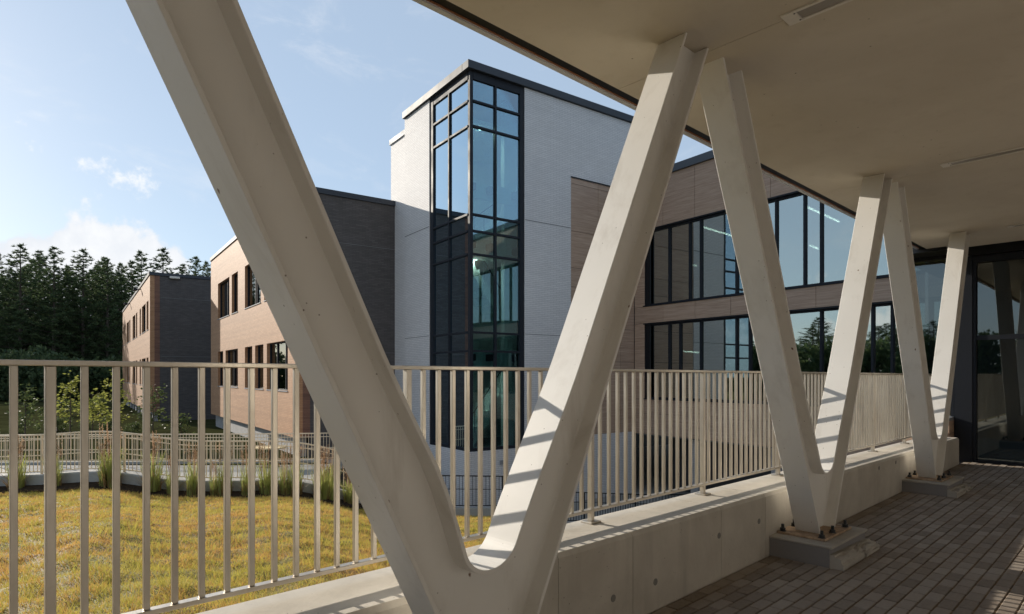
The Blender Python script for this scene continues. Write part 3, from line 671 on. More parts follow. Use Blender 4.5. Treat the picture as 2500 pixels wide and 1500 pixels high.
for p0, p1, zc_, nm in strips:      # hung level at ceiling height, running back into the rooms
    e0 = pxY(p0[0], p0[1], zc_ * F / (HY - p0[1])); e1 = pxY(p1[0], p1[1], zc_ * F / (HY - p1[1]))
    o = thing('strip_lamp', nm, 'ceiling light', (e0 + e1) / 2, 'strip lamps in the right wing')
    t_ = MB(); t_.tube(e0, e1, .032, n=6); t_.build('tube', M['strip'], o)
    t_ = MB(); t_.tube(e0 + Vector((0, 0, .06)), e1 + Vector((0, 0, .06)), .026, n=6); t_.build('housing', M['white_metal'], o)

# ---- tan brick wings on the left
def tan_wing(nm, label, ca, cb, length, depth, brown_x, ztop, zbot, holes, wins, dark_to, lx):
    w = thing(nm, label, 'building', AB(ca + length / 2, cb + depth / 2, GZ))
    f = MB(AB); facade(f, 'a', cb, ca, ca + length, zbot, ztop - .24, holes); f.build('front_wall', M['tan_brick'], w)
    bb = on_b(brown_x, ca)[0]
    MB(AB).box(ca - .0, ca + .3, cb + .301, bb, zbot, ztop - .24).build('end_wall_strip', M['brown_brick'], w)
    MB(AB).box(ca - .002, ca + .299, cb + .0, cb + .299, zbot, ztop - .242).build('corner_strip', M['brown_brick'], w) if False else None
    MB(AB).box(ca + .01, ca + .3, bb + .001, cb + depth, GZ, ztop - .24).build('end_wall', M['dark_brick'], w)
    MB(AB).box(ca + .301, ca + length - .301, cb + .301, cb + depth, ztop - .45, ztop - .27).build('roof', M['coping_dark'], w)
    MB(AB).box(ca + length - .30, ca + length, cb + .301, cb + depth, GZ, ztop - .24).build('far_wall', M['dark_brick'], w)
    MB(AB).box(ca + .301, ca + length - .301, cb + depth - .3, cb + depth, GZ, ztop - .27).build('rear_wall', M['dark_brick'], w)
    c = MB(AB); c.box(ca - .06, ca + .36, cb - .06, cb + depth, ztop - .238, ztop); c.box(ca + .36, ca + length + .06, cb - .06, cb + .36, ztop - .238, ztop); c.build('coping', M['coping_dark'], w, bevel=.01)
    MB(AB).box(ca + .31, ca + length - .31, cb + .35, cb + depth - .31, zbot + .0, zbot + .25).build('floor', M['interior_grey'], w)
    MB(AB).box(ca + .31, ca + length - .31, cb + 3.5, cb + 3.6, zbot + .26, ztop - .46).build('inner_wall', M['interior_grey'], w)
    for t0, t1, z0, z1, mul in wins:
        ww = window(w, 'a', cb, t0, t1, z0, z1, mul, (), .05, .14)
        MB(AB).box(t0 - .03, t1 + .03, cb - .035, cb + .139, z0 - .04, z0 - .001).build('sill', M['zinc'], ww)
        if random.random() < .75:
            g = random.uniform(.15, .6); MB(AB).box(t0 + .08, t1 - .08, cb + .36, cb + .37, z0 + (z1 - z0) * g * .2, z1 - .06).build('blind', M['blind'], ww)
    return w
def lev(b0, x, yh, ys): return za(x, yh, b0), za(x, ys, b0)
# nearer wing
B2L = on_a(515, B2B)[0] - B2A; ztop2 = 8.02; zbot2 = -2.62
hd, sl = lev(B2B, 703, 830.6, 955); hu, su = za(598, 651, B2B), za(598, 754, B2B)
wins = []
def zx(v): return 480 + v * .3774
for x0, x1, mul in ((138, 212, (185,)), (227, 267, ()), (312, 415, (362, 372)), (437, 490, (460,)), (520, 600, (560,))):
    t = sorted((on_a(zx(x0), B2B)[0], on_a(zx(x1), B2B)[0])); wins.append((t[0], t[1], su, hu, [on_a(zx(m), B2B)[0] for m in mul]))
for x0, x1, mul in ((138, 172, ()), (187, 267, (225,)), (312, 360, ()), (378, 432, ()), (454, 590, (500, 556))):
    t = sorted((on_a(zx(x0), B2B)[0], on_a(zx(x1), B2B)[0])); wins.append((t[0], t[1], sl, hd, [on_a(zx(m), B2B)[0] for m in mul]))
holes = [(w[0], w[1], w[2], w[3]) for w in wins]
near_wing = tan_wing('tan_brick_wing', 'nearer tan brick wing with dark end wall, partly hidden by the first steel V', B2A, B2B, B2L, 7.5, 757, ztop2, zbot2, holes, wins, 0, 0)
bs = MB(AB); bw_ = [(on_a(zx(145), B2B)[0] - 1.6, on_a(zx(145), B2B)[0], -4.9, -2.9), (on_a(zx(300), B2B)[0] - 1.4, on_a(zx(300), B2B)[0], -4.9, -2.9), (on_a(zx(430), B2B)[0] - 1.4, on_a(zx(430), B2B)[0], -4.9, -2.9)]
facade(bs, 'a', B2B + .25, B2A + .305, B2A + B2L - .31, GZ, zbot2 - .002, bw_); bs.build('base_wall', M['grey_brick'], near_wing)
for q in bw_: window(near_wing, 'a', B2B + .25, *q, mull=((q[0] + q[1]) / 2,), fw=.05)
zj = za(703, 1000, B2B)
for yj in (611, 873):
    zq = zb(870, yj - 13, B2A); MB(AB).box(B2A + .002, B2A + .05, on_b(760, B2A)[0], TB + .3, zq - .010, zq + .010).build('control_joint', M['interior_grey'], near_wing)
# farther wing
B1L = 34.0; ztop1 = za(366, 664, B1B); zbot1 = -2.75
hu1, su1 = lev(B1B, 362, 734, 805); hd1, sl1 = lev(B1B, 362, 873, 942)
wins = []
def zy(v): return 120 + v * .3234
for x0, x1 in ((735, 750), (700, 728), (683, 693), (655, 665), (630, 650), (605, 613), (585, 602), (567, 576), (553, 563)):
    t = sorted((on_a(zy(x0), B1B)[0], on_a(zy(x1), B1B)[0])); wins.append((t[0], min(t[1], B1A + B1L - .5), su1, hu1, [])); wins.append((t[0], min(t[1], B1A + B1L - .5), sl1, hd1, []))
wins = [w for w in wins if w[1] - w[0] > .3]
far_wing = tan_wing('tan_brick_wing', 'farther tan brick wing at the left edge of the school, below the pines', B1A, B1B, B1L, 12.0, 390, ztop1, zbot1, [(w[0], w[1], w[2], w[3]) for w in wins], wins, 0, 0)
MB(AB).box(B1A + 26.5, B1A + B1L + .01, B1B - .03, B1B - .002, zbot1, ztop1 - .25).build('metal_cladding', M['zinc'], far_wing) if False else None
bs = MB(AB); bw_ = [(B1A + 1.2 + k * 3.4, B1A + 3.4 + k * 3.4, -4.6, -2.95) for k in range(8)]
facade(bs, 'a', B1B + .25, B1A + .305, B1A + B1L - .31, GZ, zbot1 - .002, bw_); bs.build('base_wall', M['grey_brick'], far_wing)
for q in bw_: window(far_wing, 'a', B1B + .25, *q, mull=((q[0] + q[1]) / 2,), fw=.06)
zq = zb(440, 730, B1A); MB(AB).box(B1A + .002, B1A + .05, on_b(392, B1A)[0], B1B + 11.9, zq - .014, zq + .014).build('control_joint', M['interior_grey'], far_wing)
zq = zb(440, 871, B1A); MB(AB).box(B1A + .002, B1A + .05, on_b(392, B1A)[0], B1B + 11.9, zq - .014, zq + .014).build('control_joint', M['interior_grey'], far_wing)
# wall lamps at the eaves of the farther wing
bl = on_b(426, B1A)[0]; zl_ = zb(426, 673, B1A)
o = thing('wall_lamp', 'small pale wall lamp high on the dark end wall of the far wing', 'wall lamp', AB(B1A, bl, zl_))
MB(AB).box(B1A - .22, B1A + .008, bl - .34, bl + .34, zl_ - .26, zl_ - .10).build('lamp_body', M['white_metal'], o, bevel=.02); MB(AB).box(B1A - .19, B1A - .02, bl - .30, bl + .30, zl_ - .28, zl_ - .261).build('lens', M['lamp_off'], o)
for i, xq in enumerate((344, 318)):
    aq, Yq = on_a(xq, B1B); zq = ztop1 - .42
    o = thing('eaves_camera', ['dark camera under the far wing coping, nearer one', 'dark camera under the far wing coping, farther one'][i], 'camera', AB(aq, B1B, zq), 'cameras under the coping')
    MB(AB).box(aq - .12, aq + .12, B1B - .55, B1B - .25, zq - .12, zq + .10).build('camera_body', M['black'], o, bevel=.03); MB(AB).box(aq - .05, aq + .05, B1B - .25, B1B - .001, zq - .02, zq + .06).build('bracket', M['black'], o)

# ================================================================== THE BRIDGE
S0, S1 = -6.0, 13.15
# ---- deck with pavers
deck = struct(MB(UN).ramp(S0, S1, -3.3, 2.386, lambda s: floor_z(s) - .45, lambda s: floor_z(s) - .010).build('bridge_deck', M['sand']))
pv_me = []
for k in range(6):
    l, w = .0952, .0464
    q = MB(); q.box(-l, l, -w, w, -.05, 0)
    me = q.mesh('paver', bevel=.005); me.materials.append(M['paver']); pv_me.append(me)
rot = Matrix((U, N, Vector((0, 0, 1)))).transposed().to_4x4(); tilt = Matrix.Rotation(-math.atan(.0106), 4, 'Y')
plinth_c = [1.82, 5.84, 9.86]
pav = []
row = 0; d = 2.386 - .055
while d > -3.2:
    s = S0 + .1 + (.1 if row % 2 else 0)
    while s < S1 - .1:
        c = UN(s, d, floor_z(s)); vis = 0
        if c.y > .5:
            x = CX + F * c.x / c.y; y = HY - F * c.z / c.y
            hid = any(abs(s - pc) < .38 and d > 1.83 for pc in plinth_c)
            hid = hid or (s < 3.5 and d > 1.5)
            if 1500 < x < 2510 and y < 1512 and not hid: vis = 1 / (c.y ** 2)
        pav.append((vis, s + random.uniform(-.0015, .0015), d + random.uniform(-.0012, .0012), random.uniform(-.0015, .0015))); s += .2025
    d -= .1005; row += 1
pav.sort(key=lambda t: -t[0])
rest = MB()
for i, (vis, s, d, dz) in enumerate(pav):
    mtx = Matrix.Translation(UN(s, d, floor_z(s) + dz)) @ rot @ tilt @ Matrix.Rotation(random.uniform(-.006, .006), 4, 'Z') @ Matrix.Rotation(random.uniform(-.004, .004), 4, 'X')
    if i < 300 and vis > 0:
        o = bpy.data.objects.new('paver', pv_me[i % 6]); col.objects.link(o); o.parent = deck; o.matrix_local = mtx
    else:
        l, w = .0952, .0464; t = .005
        pts = [(-l, -w, -.04), (l, -w, -.04), (l, w, -.04), (-l, w, -.04), (-l, -w, -.004), (l, -w, -.004), (l, w, -.004), (-l, w, -.004), (-l + t, -w + t, 0), (l - t, -w + t, 0), (l - t, w - t, 0), (-l + t, w - t, 0)]
        o_ = len(rest.v); rest.v += [mtx @ Vector(p) for p in pts]
        rest.f += [tuple(o_ + k for k in f) for f in ((0, 1, 5, 4), (1, 2, 6, 5), (2, 3, 7, 6), (3, 0, 4, 7), (4, 5, 9, 8), (5, 6, 10, 9), (6, 7, 11, 10), (7, 4, 8, 11), (8, 9, 10, 11))]
ro = rest.build('paver_field', M['paver'], deck); ro['kind'] = 'stuff'

# ---- parapet
parapet = thing('parapet_wall', 'low concrete parapet carrying the railing along the bridge edge', 'wall', UN(4, 2.6, -1.6))
joints = [S0, -2.2, 0.6, 2.62, 3.345, 4.52, 5.30, 6.62, 7.05, 8.4, 9.3, 10.6, 11.6, 12.75]
MB(UN).ramp(S0, 12.745, 2.40, 2.84, lambda s: floor_z(s) - .7, lambda s: par_z(s) - .02).build('core', M['concrete'], parapet)
for a_, b_ in zip(joints, joints[1:]):
    g = .0026; c = .028
    m_ = MB(UN); pts = []
    for s in (a_ + g, b_ - g):
        zt = par_z(s); zb0 = floor_z(s) - .3
        pts += [(s, 2.386, zb0), (s, 2.386, zt - c), (s, 2.386 + c * .7, zt), (s, 2.842, zt), (s, 2.852, zt - .01), (s, 2.852, zb0 - 1.5), (s, 2.845, zb0 - 1.5), (s, 2.5, zb0)]
    n = 8; m_.add(pts, [tuple(range(n)), tuple(range(n, 2 * n))[::-1]] + [(i, n + i, n + (i + 1) % n, (i + 1) % n) for i in range(n)])
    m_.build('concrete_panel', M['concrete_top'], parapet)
for x, y in ((1497, 1461), (1600, 1421), (1755.5, 1308), (1853, 1273), (2146, 1143), (2187, 1129)):
    r = rr(x); Y = 2.386 / (N.y + N.x * r); s = (U.x * r + U.y) * Y; z = (HY - y) / F * Y
    m_ = MB(); m_.tube(UN(s, 2.389, z), UN(s, 2.3835, z), .024, n=16); m_.build('tie_plug', M['plug'], parapet)

# ---- concrete plinths and steel V columns
def make_plinth(c, label):
    z0 = floor_z(c) - .03; zt = -1.412 + .006 * (c - 5.84)
    p = thing('column_plinth', label, 'plinth', UN(c, 2.1, z0), 'plinths under the V columns')
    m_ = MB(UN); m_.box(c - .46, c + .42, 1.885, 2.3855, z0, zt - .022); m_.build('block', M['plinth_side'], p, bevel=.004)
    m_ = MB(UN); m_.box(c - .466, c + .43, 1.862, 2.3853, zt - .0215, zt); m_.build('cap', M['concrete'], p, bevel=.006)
    for j, (a0, a1, dd) in enumerate(((c - .455, c + .06, 1.775), (c + .085, c + .44, 1.765))):
        m_ = MB(UN); hh = zt - .065 - .015 * j
        m_.prof([(a0, z0), (a1, z0), (a1, hh - .01), (a0, hh)], dd, 1.884)
        me = m_.mesh('step', wloc(p)); bm = bmesh.new(); bm.from_mesh(me)
        bmesh.ops.subdivide_edges(bm, edges=bm.edges, cuts=5, use_grid_fill=True)
        for vtx in bm.verts:
            w = vtx.co + wloc(p); h = random.random()
            if w.z > hh - .05 and w.dot(N) < 1.84: vtx.co += N * (.030 * h) - Vector((0, 0, .030 * random.random()))
            elif w.z > z0 + .02: vtx.co += Vector((0, 0, -.006 * h)) + N * (.008 * random.random())
        bm.to_mesh(me); bm.free(); obj('broken_step', me, M['concrete'], p, wloc(p))
    return zt
D0, D1 = 2.06, 2.272
labels_p = ['concrete plinth under the nearest steel V, mostly below the frame', 'broken-edged concrete plinth under the middle steel V', 'broken-edged concrete plinth under the farthest steel V']
labels_v = ['huge cream steel V column nearest the camera with rust specks', 'middle cream steel V column standing beyond the nearest one', 'farthest cream steel V column beside the dark bridge end']
bolt_mb = MB(); bolt_mb.tube((0, 0, 0), (0, 0, .028), .024, n=6); bolt_mb.tube((0, 0, .028), (0, 0, .062), .013, n=10); bolt_mb.tube((0, 0, -.001), (0, 0, .004), .030, n=14)
bolt_me = bolt_mb.mesh('bolt'); bolt_me.materials.append(M['bolt'])
def make_v(c, label, plabel, ls=0.0):
    zt = make_plinth(c, plabel)
    v = thing('v_column', label, 'column', UN(c, 2.166, zt), 'steel V columns along the bridge')
    zb0 = zt + .022; ztop = sof_z(c) + .0
    hb, ht = .180, 1.92; sl_ = (ht - hb) / (ztop - zb0)
    ox = lambda z: hb + sl_ * (z - zb0)                   # half-width to the outer face
    dep = .285; tf = .020
    # inner U: tangent arc
    ang = math.atan(sl_); zu = -.868 if c < 7 else -.85; rad = .175
    kk = dep + 0                                          # inner-flange upper face is at half-width ox(z) - dep
    # arc centre: distance from the line hw = ox(z)-dep equals rad, on the axis
    zcen = zu + rad
    # legs leave the arc where the normal is perpendicular to the leg; blend by sampling
    prof_u = []
    z_t = zcen - rad * math.sin(ang); h_t = rad * math.cos(ang)
    n_arc = 14; a_end = ang
    for i in range(n_arc + 1):
        t = math.pi / 2 - (math.pi / 2 + a_end) * i / n_arc       # from straight down to the right tangent
        pass
    arc = []
    for i in range(n_arc + 1):
        ph = -math.pi / 2 + (math.pi / 2 - ang) * i / n_arc       # right half, from bottom up to the tangent point
        arc.append((rad * math.cos(ph), zcen + rad * math.sin(ph)))
    # straight inner face, shifted so that it meets the arc end smoothly
    e = arc[-1]; off = e[0] - (ox(e[1]) - dep)
    def ix(z):                                            # inner face half-width: eases from the arc end to the true leg line
        f = min(1, max(0, (z - e[1]) / 0.9)); f = f * f * (3 - 2 * f)
        return ox(z) - dep + off * (1 - f)
    inner = arc + [(ix(z), z) for z in np.linspace(e[1] + .06, ztop, 26)]
    def offset(pl, t):
        out = []
        for i, p in enumerate(pl):
            q0 = pl[max(0, i - 1)]; q1 = pl[min(len(pl) - 1, i + 1)]; dx, dz = q1[0] - q0[0], q1[1] - q0[1]; L = math.hypot(dx, dz)
            if i == 0: dx, dz, L = 1, 0, 1
            out.append((p[0] + dz / L * t, p[1] - dx / L * t))
        out[-1] = (out[-1][0], pl[-1][1]); return out
    outer_of_inner = offset(inner, tf)
    lf = lambda z: ls * min(1, max(0, (z - zu) / .45))
    full_in = [(-x + lf(z), z) for x, z in inner[::-1]] + inner[1:]; full_out = [(-x + lf(z), z) for x, z in outer_of_inner[::-1]] + outer_of_inner[1:]
    shift = lambda pl: [(c + x, z) for x, z in pl]
    MB(UN).strip(shift(full_in), shift(full_out), D0, D1).build('inner_flange', M['steel'], v, smooth=False, bevel=.003)
    for sg in (-1, 1):
        lo = ls if sg < 0 else 0; o_ = [(c + lo + sg * ox(z), z) for z in (zb0, ztop)]; i_ = [(c + lo + sg * (ox(z) - tf * 1.12), z) for z in (zb0, ztop)]
        MB(UN).strip(o_, i_, D0, D1).build('outer_flange', M['steel'], v, bevel=.003)
    wm = MB(UN); d0, d1 = 2.157, 2.175
    right = [(x, z) for x, z in outer_of_inner]
    for sg in (-1, 1):
        n = len(right); lo = ls if sg < 0 else 0; L = [(c + (lf(z) if sg < 0 else 0) + sg * x, z) for x, z in right]; O = [(c + lo + sg * (ox(z) - tf * 1.1), z) for x, z in right]
        wm.strip(L, O, d0, d1)
    zl0 = right[0][1]; x0 = ox(zl0) - tf * 1.1
    wm.prof([(c + ls - (hb - tf * 1.1), zb0), (c + (hb - tf * 1.1), zb0), (c + x0, zl0), (c + ls - x0, zl0)], d0, d1)
    wm.build('web', M['steel'], v)
    # weld fillets between web and flanges: small raised strips along the outer flange
    wf_ = MB(UN)
    for sg in (-1, 1):
        z0_, z1_ = zb0 + .02, ztop - .02
        for dd, sgn in ((d0, -1), (d1, 1)):
            pts = []
            for z in (z0_, z1_):
                xo = c + (ls if sg < 0 else 0) + sg * (ox(z) - tf * 1.1); pts += [(xo, dd, z), (xo, dd + sgn * .007, z), (xo - sg * .007, dd, z)]
            wf_.add(pts, [(0, 1, 4, 3), (1, 2, 5, 4), (2, 0, 3, 5), (0, 2, 1), (3, 4, 5)])
    wf_.build('weld', M['steel'], v)
    bp = MB(UN); bp.box(c - .335, c + .315, 1.965, 2.375, zt + .001, zt + .021); bp.build('base_plate', M['rust'], v, bevel=.003)
    for ds in (-.30, -.05, .26):
        for dd in (2.003, 2.335):
            o = bpy.data.objects.new('bolt', bolt_me); col.objects.link(o); o.parent = v; o.location = UN(c + ds, dd, zt + .021) - wloc(v); o.rotation_euler = (0, 0, random.random() * 3)
    return v
for c, l, p in zip(plinth_c, labels_v, labels_p): make_v(c, l, p, .078 if c < 3 else 0)

# ---- soffit, reveal, fascia
can = thing('bridge_canopy', 'plastered soffit of the storey above with a black reveal along its edge', 'canopy', UN(4, 0, 2.3))
js = [S0 - 2, -4.25, -0.23, 3.79, 7.81, 11.83, 13.0]
for a_, b_ in zip(js, js[1:]):
    MB(UN).ramp(a_ + .0025, b_ - .0025, -3.2, 2.837, sof_z, lambda s: sof_z(s) + .03).build('soffit_panel', M['soffit'], can)
MB(UN).ramp(S0 - 2, 13.6, -3.3, 2.939, lambda s: sof_z(s) + .031, lambda s: sof_z(s) + .9).build('slab', M['black'], can)
MB(UN).ramp(S0 - 2, 13.2, 2.940, 2.950, lambda s: sof_z(s) + .024, lambda s: sof_z(s) + .9).build('flashing', M['copper'], can)
MB(UN).ramp(S0 - 2, 13.2, 2.951, 2.982, lambda s: sof_z(s) + .030, lambda s: sof_z(s) + 1.2).build('fascia', M['grey_trim'], can)
MB(UN).ramp(S0 - 2, 13.2, 2.9505, 2.990, lambda s: sof_z(s) + .012, lambda s: sof_z(s) + .0295).build('drip_edge', M['grey_trim'], can)
# recessed ceiling lights
for k, sc in enumerate((3.79, 7.65, 11.6)):
    z = sof_z(sc)
    o = thing('recessed_light', ['unlit recessed linear light in the soffit at the top edge of the frame', 'unlit recessed linear light in the soffit near the right edge', 'unlit recessed linear light farthest along the soffit'][k], 'ceiling light', UN(sc, 1.0, z), 'recessed lights in the soffit')
    f_ = MB(UN)
    f_.box(sc - .07, sc + .07, 1.50, 1.584, z - .012, z - .001); f_.box(sc - .07, sc + .07, .33, .40, z - .012, z - .001)
    f_.box(sc - .07, sc - .047, .401, 1.4995, z - .012, z - .001); f_.box(sc + .047, sc + .07, .401, 1.4995, z - .012, z - .001)
    f_.build('frame', M['white_metal'], o, bevel=.002)
    MB(UN).box(sc - .046, sc + .046, .402, 1.4985, z - .006, z - .001).build('lens', M['lamp_off'], o)
    for e in (-.045, .045):
        s_ = MB(); s_.tube(UN(sc + e, 1.51, z - .0115), UN(sc + e, 1.51, z - .0135), .006, n=8); s_.build('screw', M['bolt'], o)

# ---- railing
rail = thing('bridge_railing', 'brushed steel railing of square bars standing on the parapet', 'railing', UN(4, 2.75, -1.03))
RS0, RS1 = -3.0, 12.55
rt = lambda s: .050 - .0021 * (s - 2.6); rb = lambda s: par_z(s) + .096
MB(UN).ramp(RS0, RS1, 2.722, 2.778, lambda s: rt(s) - .020, rt).build('top_rail', M['brushed'], rail, bevel=.003)
MB(UN).ramp(RS0, RS1, 2.728, 2.772, lambda s: rb(s) - .020, rb).build('bottom_rail', M['brushed'], rail, bevel=.002)
bar_h = 1.03
q = MB(UN); q.box(-.0115, .0115, -.0115, .0115, -.5, .5); bar_me = q.mesh('baluster', bevel=.002); bar_me.materials.append(M['brushed'])
q = MB(UN); q.box(-.016, .016, -.020, .020, -.5, .5); post_me = q.mesh('post', bevel=.003); post_me.materials.append(M['brushed'])
posts = [.31 + 1.524 * k for k in range(-2, 9)]
for pz in posts:
    if not RS0 < pz < RS1 + .1: continue
    z0, z1 = par_z(pz) + .012, rt(pz) - .021
    o = bpy.data.objects.new('post', post_me); col.objects.link(o); o.parent = rail; o.location = UN(pz, 2.75, (z0 + z1) / 2) - wloc(rail); o.scale = (1, 1, z1 - z0)
    bpl = MB(UN); bpl.box(pz - .055, pz + .055, 2.70, 2.80, par_z(pz) + .0005, par_z(pz) + .012); bpl.build('foot_plate', M['brushed'], rail, bevel=.002)
for k in range(-2, 9):
    for j in range(1, 15):
        s = .31 + 1.524 * k + 1.524 * j / 15
        if not RS0 + .05 < s < RS1 - .03: continue
        z0, z1 = rb(s) + .0005, rt(s) - .0205
        o = bpy.data.objects.new('baluster', bar_me); col.objects.link(o); o.parent = rail; o.location = UN(s + random.uniform(-.001, .001), 2.75, (z0 + z1) / 2) - wloc(rail); o.scale = (1, 1, z1 - z0)

# ---- dark glazed building the bridge runs into
end = thing('entrance_building', 'dark metal and glass entrance building at the far end of the bridge', 'building', UN(14.5, 0, -1.6))
SE = 13.2
MB(UN).box(SE + .35, SE + 6, -4.0, 3.3, -5.5, -1.62).build('base', M['dark_brick'], end)
MB(UN).box(SE + .02, SE + 6, -4.0, 3.3, 2.10, 3.6).build('upper_wall', M['black'], end)
MB(UN).box(SE - .55, SE + .019, 2.55, 3.45, 2.16, 2.62).build('overhang', M['black'], end)
MB(UN).box(SE + .10, SE + .35, 2.30, 2.56, -1.60, 2.0995).build('corner_pier', M['frame'], end)
MB(UN).box(SE + 5.7, SE + 6, -4.0, 3.3, -1.6, 2.09).build('rear_wall', M['interior_dark'], end)
MB(UN).box(SE + .36, SE + 5.69, -4.0, 3.29, -1.618, -1.55).build('floor', M['interior_grey'], end)
MB(UN).box(SE + .20, SE + .26, 2.57, 3.29, -.72, 2.099).build('side_glass', M['glass_dark'], end)
for dd in (2.57, 3.24): MB(UN).box(SE + .13, SE + .30, dd, dd + .05, -.74, 2.098).build('side_mullion', M['frame'], end)
MB(UN).box(SE - .25, SE + .34, 2.57, 3.35, -.80, -.742).build('ledge_cap', M['zinc'], end)
MB(UN).box(SE - .22, SE + .34, 2.57, 3.33, -1.02, -.801).build('ledge_panel', M['wood'], end); MB(UN).box(SE - .18, SE + .34, 2.57, 3.30, -1.26, -1.03).build('ledge_panel', M['wood'], end)
for k in range(5):
    d1 = 2.30 - k * 1.25; d0 = d1 - 1.25
    fm = MB(UN); fm.box(SE + .12, SE + .30, d1 - .05, d1 - .001, -1.60, 2.09); fm.box(SE + .12, SE + .30, d0, d0 + .05, -1.60, 2.09); fm.box(SE + .12, SE + .30, d0 + .0505, d1 - .0505, 1.98, 2.09); fm.box(SE + .12, SE + .30, d0 + .0505, d1 - .0505, -1.60, -1.48); fm.box(SE + .13, SE + .29, d0 + .0505, d1 - .0505, .62, .70)
    w = fm.build('glazed_bay', M['frame'], end)
    MB(UN).box(SE + .20, SE + .212, d0 + .045, d1 - .045, .69, 1.99).build('pane', M['glass_dark'], w); MB(UN).box(SE + .20, SE + .212, d0 + .045, d1 - .045, -1.49, .63).build('pane', M['glass_dark'], w)
MB(UN).box(14.88, 14.92, 3.302, 3.36, 1.08, 2.40).build('edge_strip', M['grey_trim'], end)

rw = MB(UN).ramp(S0 - 2, SE, -3.6, -3.3, lambda s: floor_z(s) - .5, lambda s: sof_z(s) - .001).build('unseen_rear_wall', M['plaster'], end)  # inferred wall behind the camera, unseen; cuts sky light and bounces sun
MB(UN).box(S0 - 2.3, S0 - 2.001, -3.6, 1.2, -2.2, 2.1).build('return_wall', M['plaster'], end)

# ================================================================== FENCES
def fence(label, pts, h, step, m, rails, name='garden_fence', pr=.008, top=.022, cat='fence', post_every=20, mid=True):
    """pts: base line; pickets, rails and posts are parts"""
    o = thing(name, label, cat, pts[len(pts) // 2])
    rs = resample(pts, .5); base = wloc(o)
    for zz, t in rails:
        mb_ = ribbon([p + Vector((0, 0, zz)) for p in rs], lambda i: [(t, t), (t, -t), (-t, -t), (-t, t)]); mb_.build('rail', m, o)
    q_ = MB(); q_.box(-pr, pr, -pr, pr, 0, 1); pm = q_.mesh('picket'); pm.materials.append(m)
    q_ = MB(); q_.box(-.022, .022, -.022, .022, 0, 1); pom = q_.mesh('post'); pom.materials.append(m)
    acc = 0; k = 0
    for p, q in zip(rs, rs[1:]):
        L = (q - p).length; t = acc
        ang = math.atan2(q.y - p.y, q.x - p.x)
        while t < L:
            w = p.lerp(q, t / L); post = k % post_every == 0
            c = bpy.data.objects.new('post' if post else 'picket', pom if post else pm); col.objects.link(c); c.parent = o
            c.location = w + Vector((0, 0, -.12 if post else rails[-1][0] + .001)) - base; c.scale = (1, 1, h + .12 if post else h - rails[-1][0] - .005); c.rotation_euler = (0, 0, ang); t += step; k += 1
        acc = t - L
    return o
near_f = [p + Vector((-.0, .16, 0)) for p in curb_s if p.x > -17.5 and p.y < 18.5 and p.x < -4.4]
fence('pale metal garden fence on the kerb wall, dipping with the path', near_f, 1.06, .115, M['fence_steel'], [(1.06, .020), (.93, .012), (.50, .012), (.07, .014)])
far_f = smooth(resample([Vector((rr(x) * Y, Y, -3.38)) for x, Y in ((-20, 23.8), (300, 24.0), (520, 24.2), (700, 24.3), (845, 24.6), (900, 25.4))], .8), 2)
fence('second pale garden fence beyond the path, in front of the brick wings', far_f, 1.07, .115, M['fence_steel'], [(1.07, .020), (.93, .012), (.48, .012), (.07, .014)])
kb = ribbon([p + Vector((0, 0, -.06)) for p in far_f], lambda i: [(.12, .08), (.12, -.3), (-.12, -.3), (-.12, .08)]).build('path_kerb', M['concrete_pale'], origin=far_f[len(far_f) // 2])
tag(kb, 'pale concrete kerb under the second garden fence', 'kerb')
# low wall and black railing below the tower
lw = [wall_end[0], wall_end[1]]
tag(ribbon(lw, lambda i: [(.012, 0), (.012, -1.1), (-.25, -1.1), (-.25, 0)]).build('low_wall', M['concrete_pale'], origin=lw[0]), 'short low concrete wall under the black railing at the lawn end', 'wall')
MBK = M['black']
fence('black picket railing on the low wall in front of the white tower', [p + Vector((0, .13, 0)) for p in lw], 1.07, .115, MBK, [(1.07, .018), (.62, .010), (.06, .014)], 'black_railing', .008, cat='railing')
st = [pxY(1285, 1262, 21.3), pxY(1360, 1275, 21.6), pxY(1560, 1277, 23.2), pxY(1700, 1280, 22.4)]
fence('black picket railing below bridge level in front of the white base wall', st, 1.07, .115, MBK, [(1.07, .018), (.72, .010), (.06, .014)], 'black_railing', .008, cat='railing')
st2 = [UN(3.6, 7.5, -4.4), UN(6.2, 7.2, -4.35), UN(9.4, 6.9, -4.3)]
fence('black picket railing running beside the bridge, seen under the bottom rail', st2, 1.07, .115, MBK, [(1.07, .018), (.06, .014)], 'black_railing', .008, cat='railing')
tag(MB().poly([(UN(3.4, 7.7, 0).x, UN(3.4, 7.7, 0).y), (UN(3.4, 7.3, 0).x, UN(3.4, 7.3, 0).y), (UN(9.6, 6.7, 0).x, UN(9.6, 6.7, 0).y), (UN(9.6, 7.1, 0).x, UN(9.6, 7.1, 0).y)], -5.4, -4.41).build('retaining_wall', M['concrete_pale'], origin=UN(6, 7.2, -5)), 'concrete retaining wall under the black railing beside the bridge', 'wall')

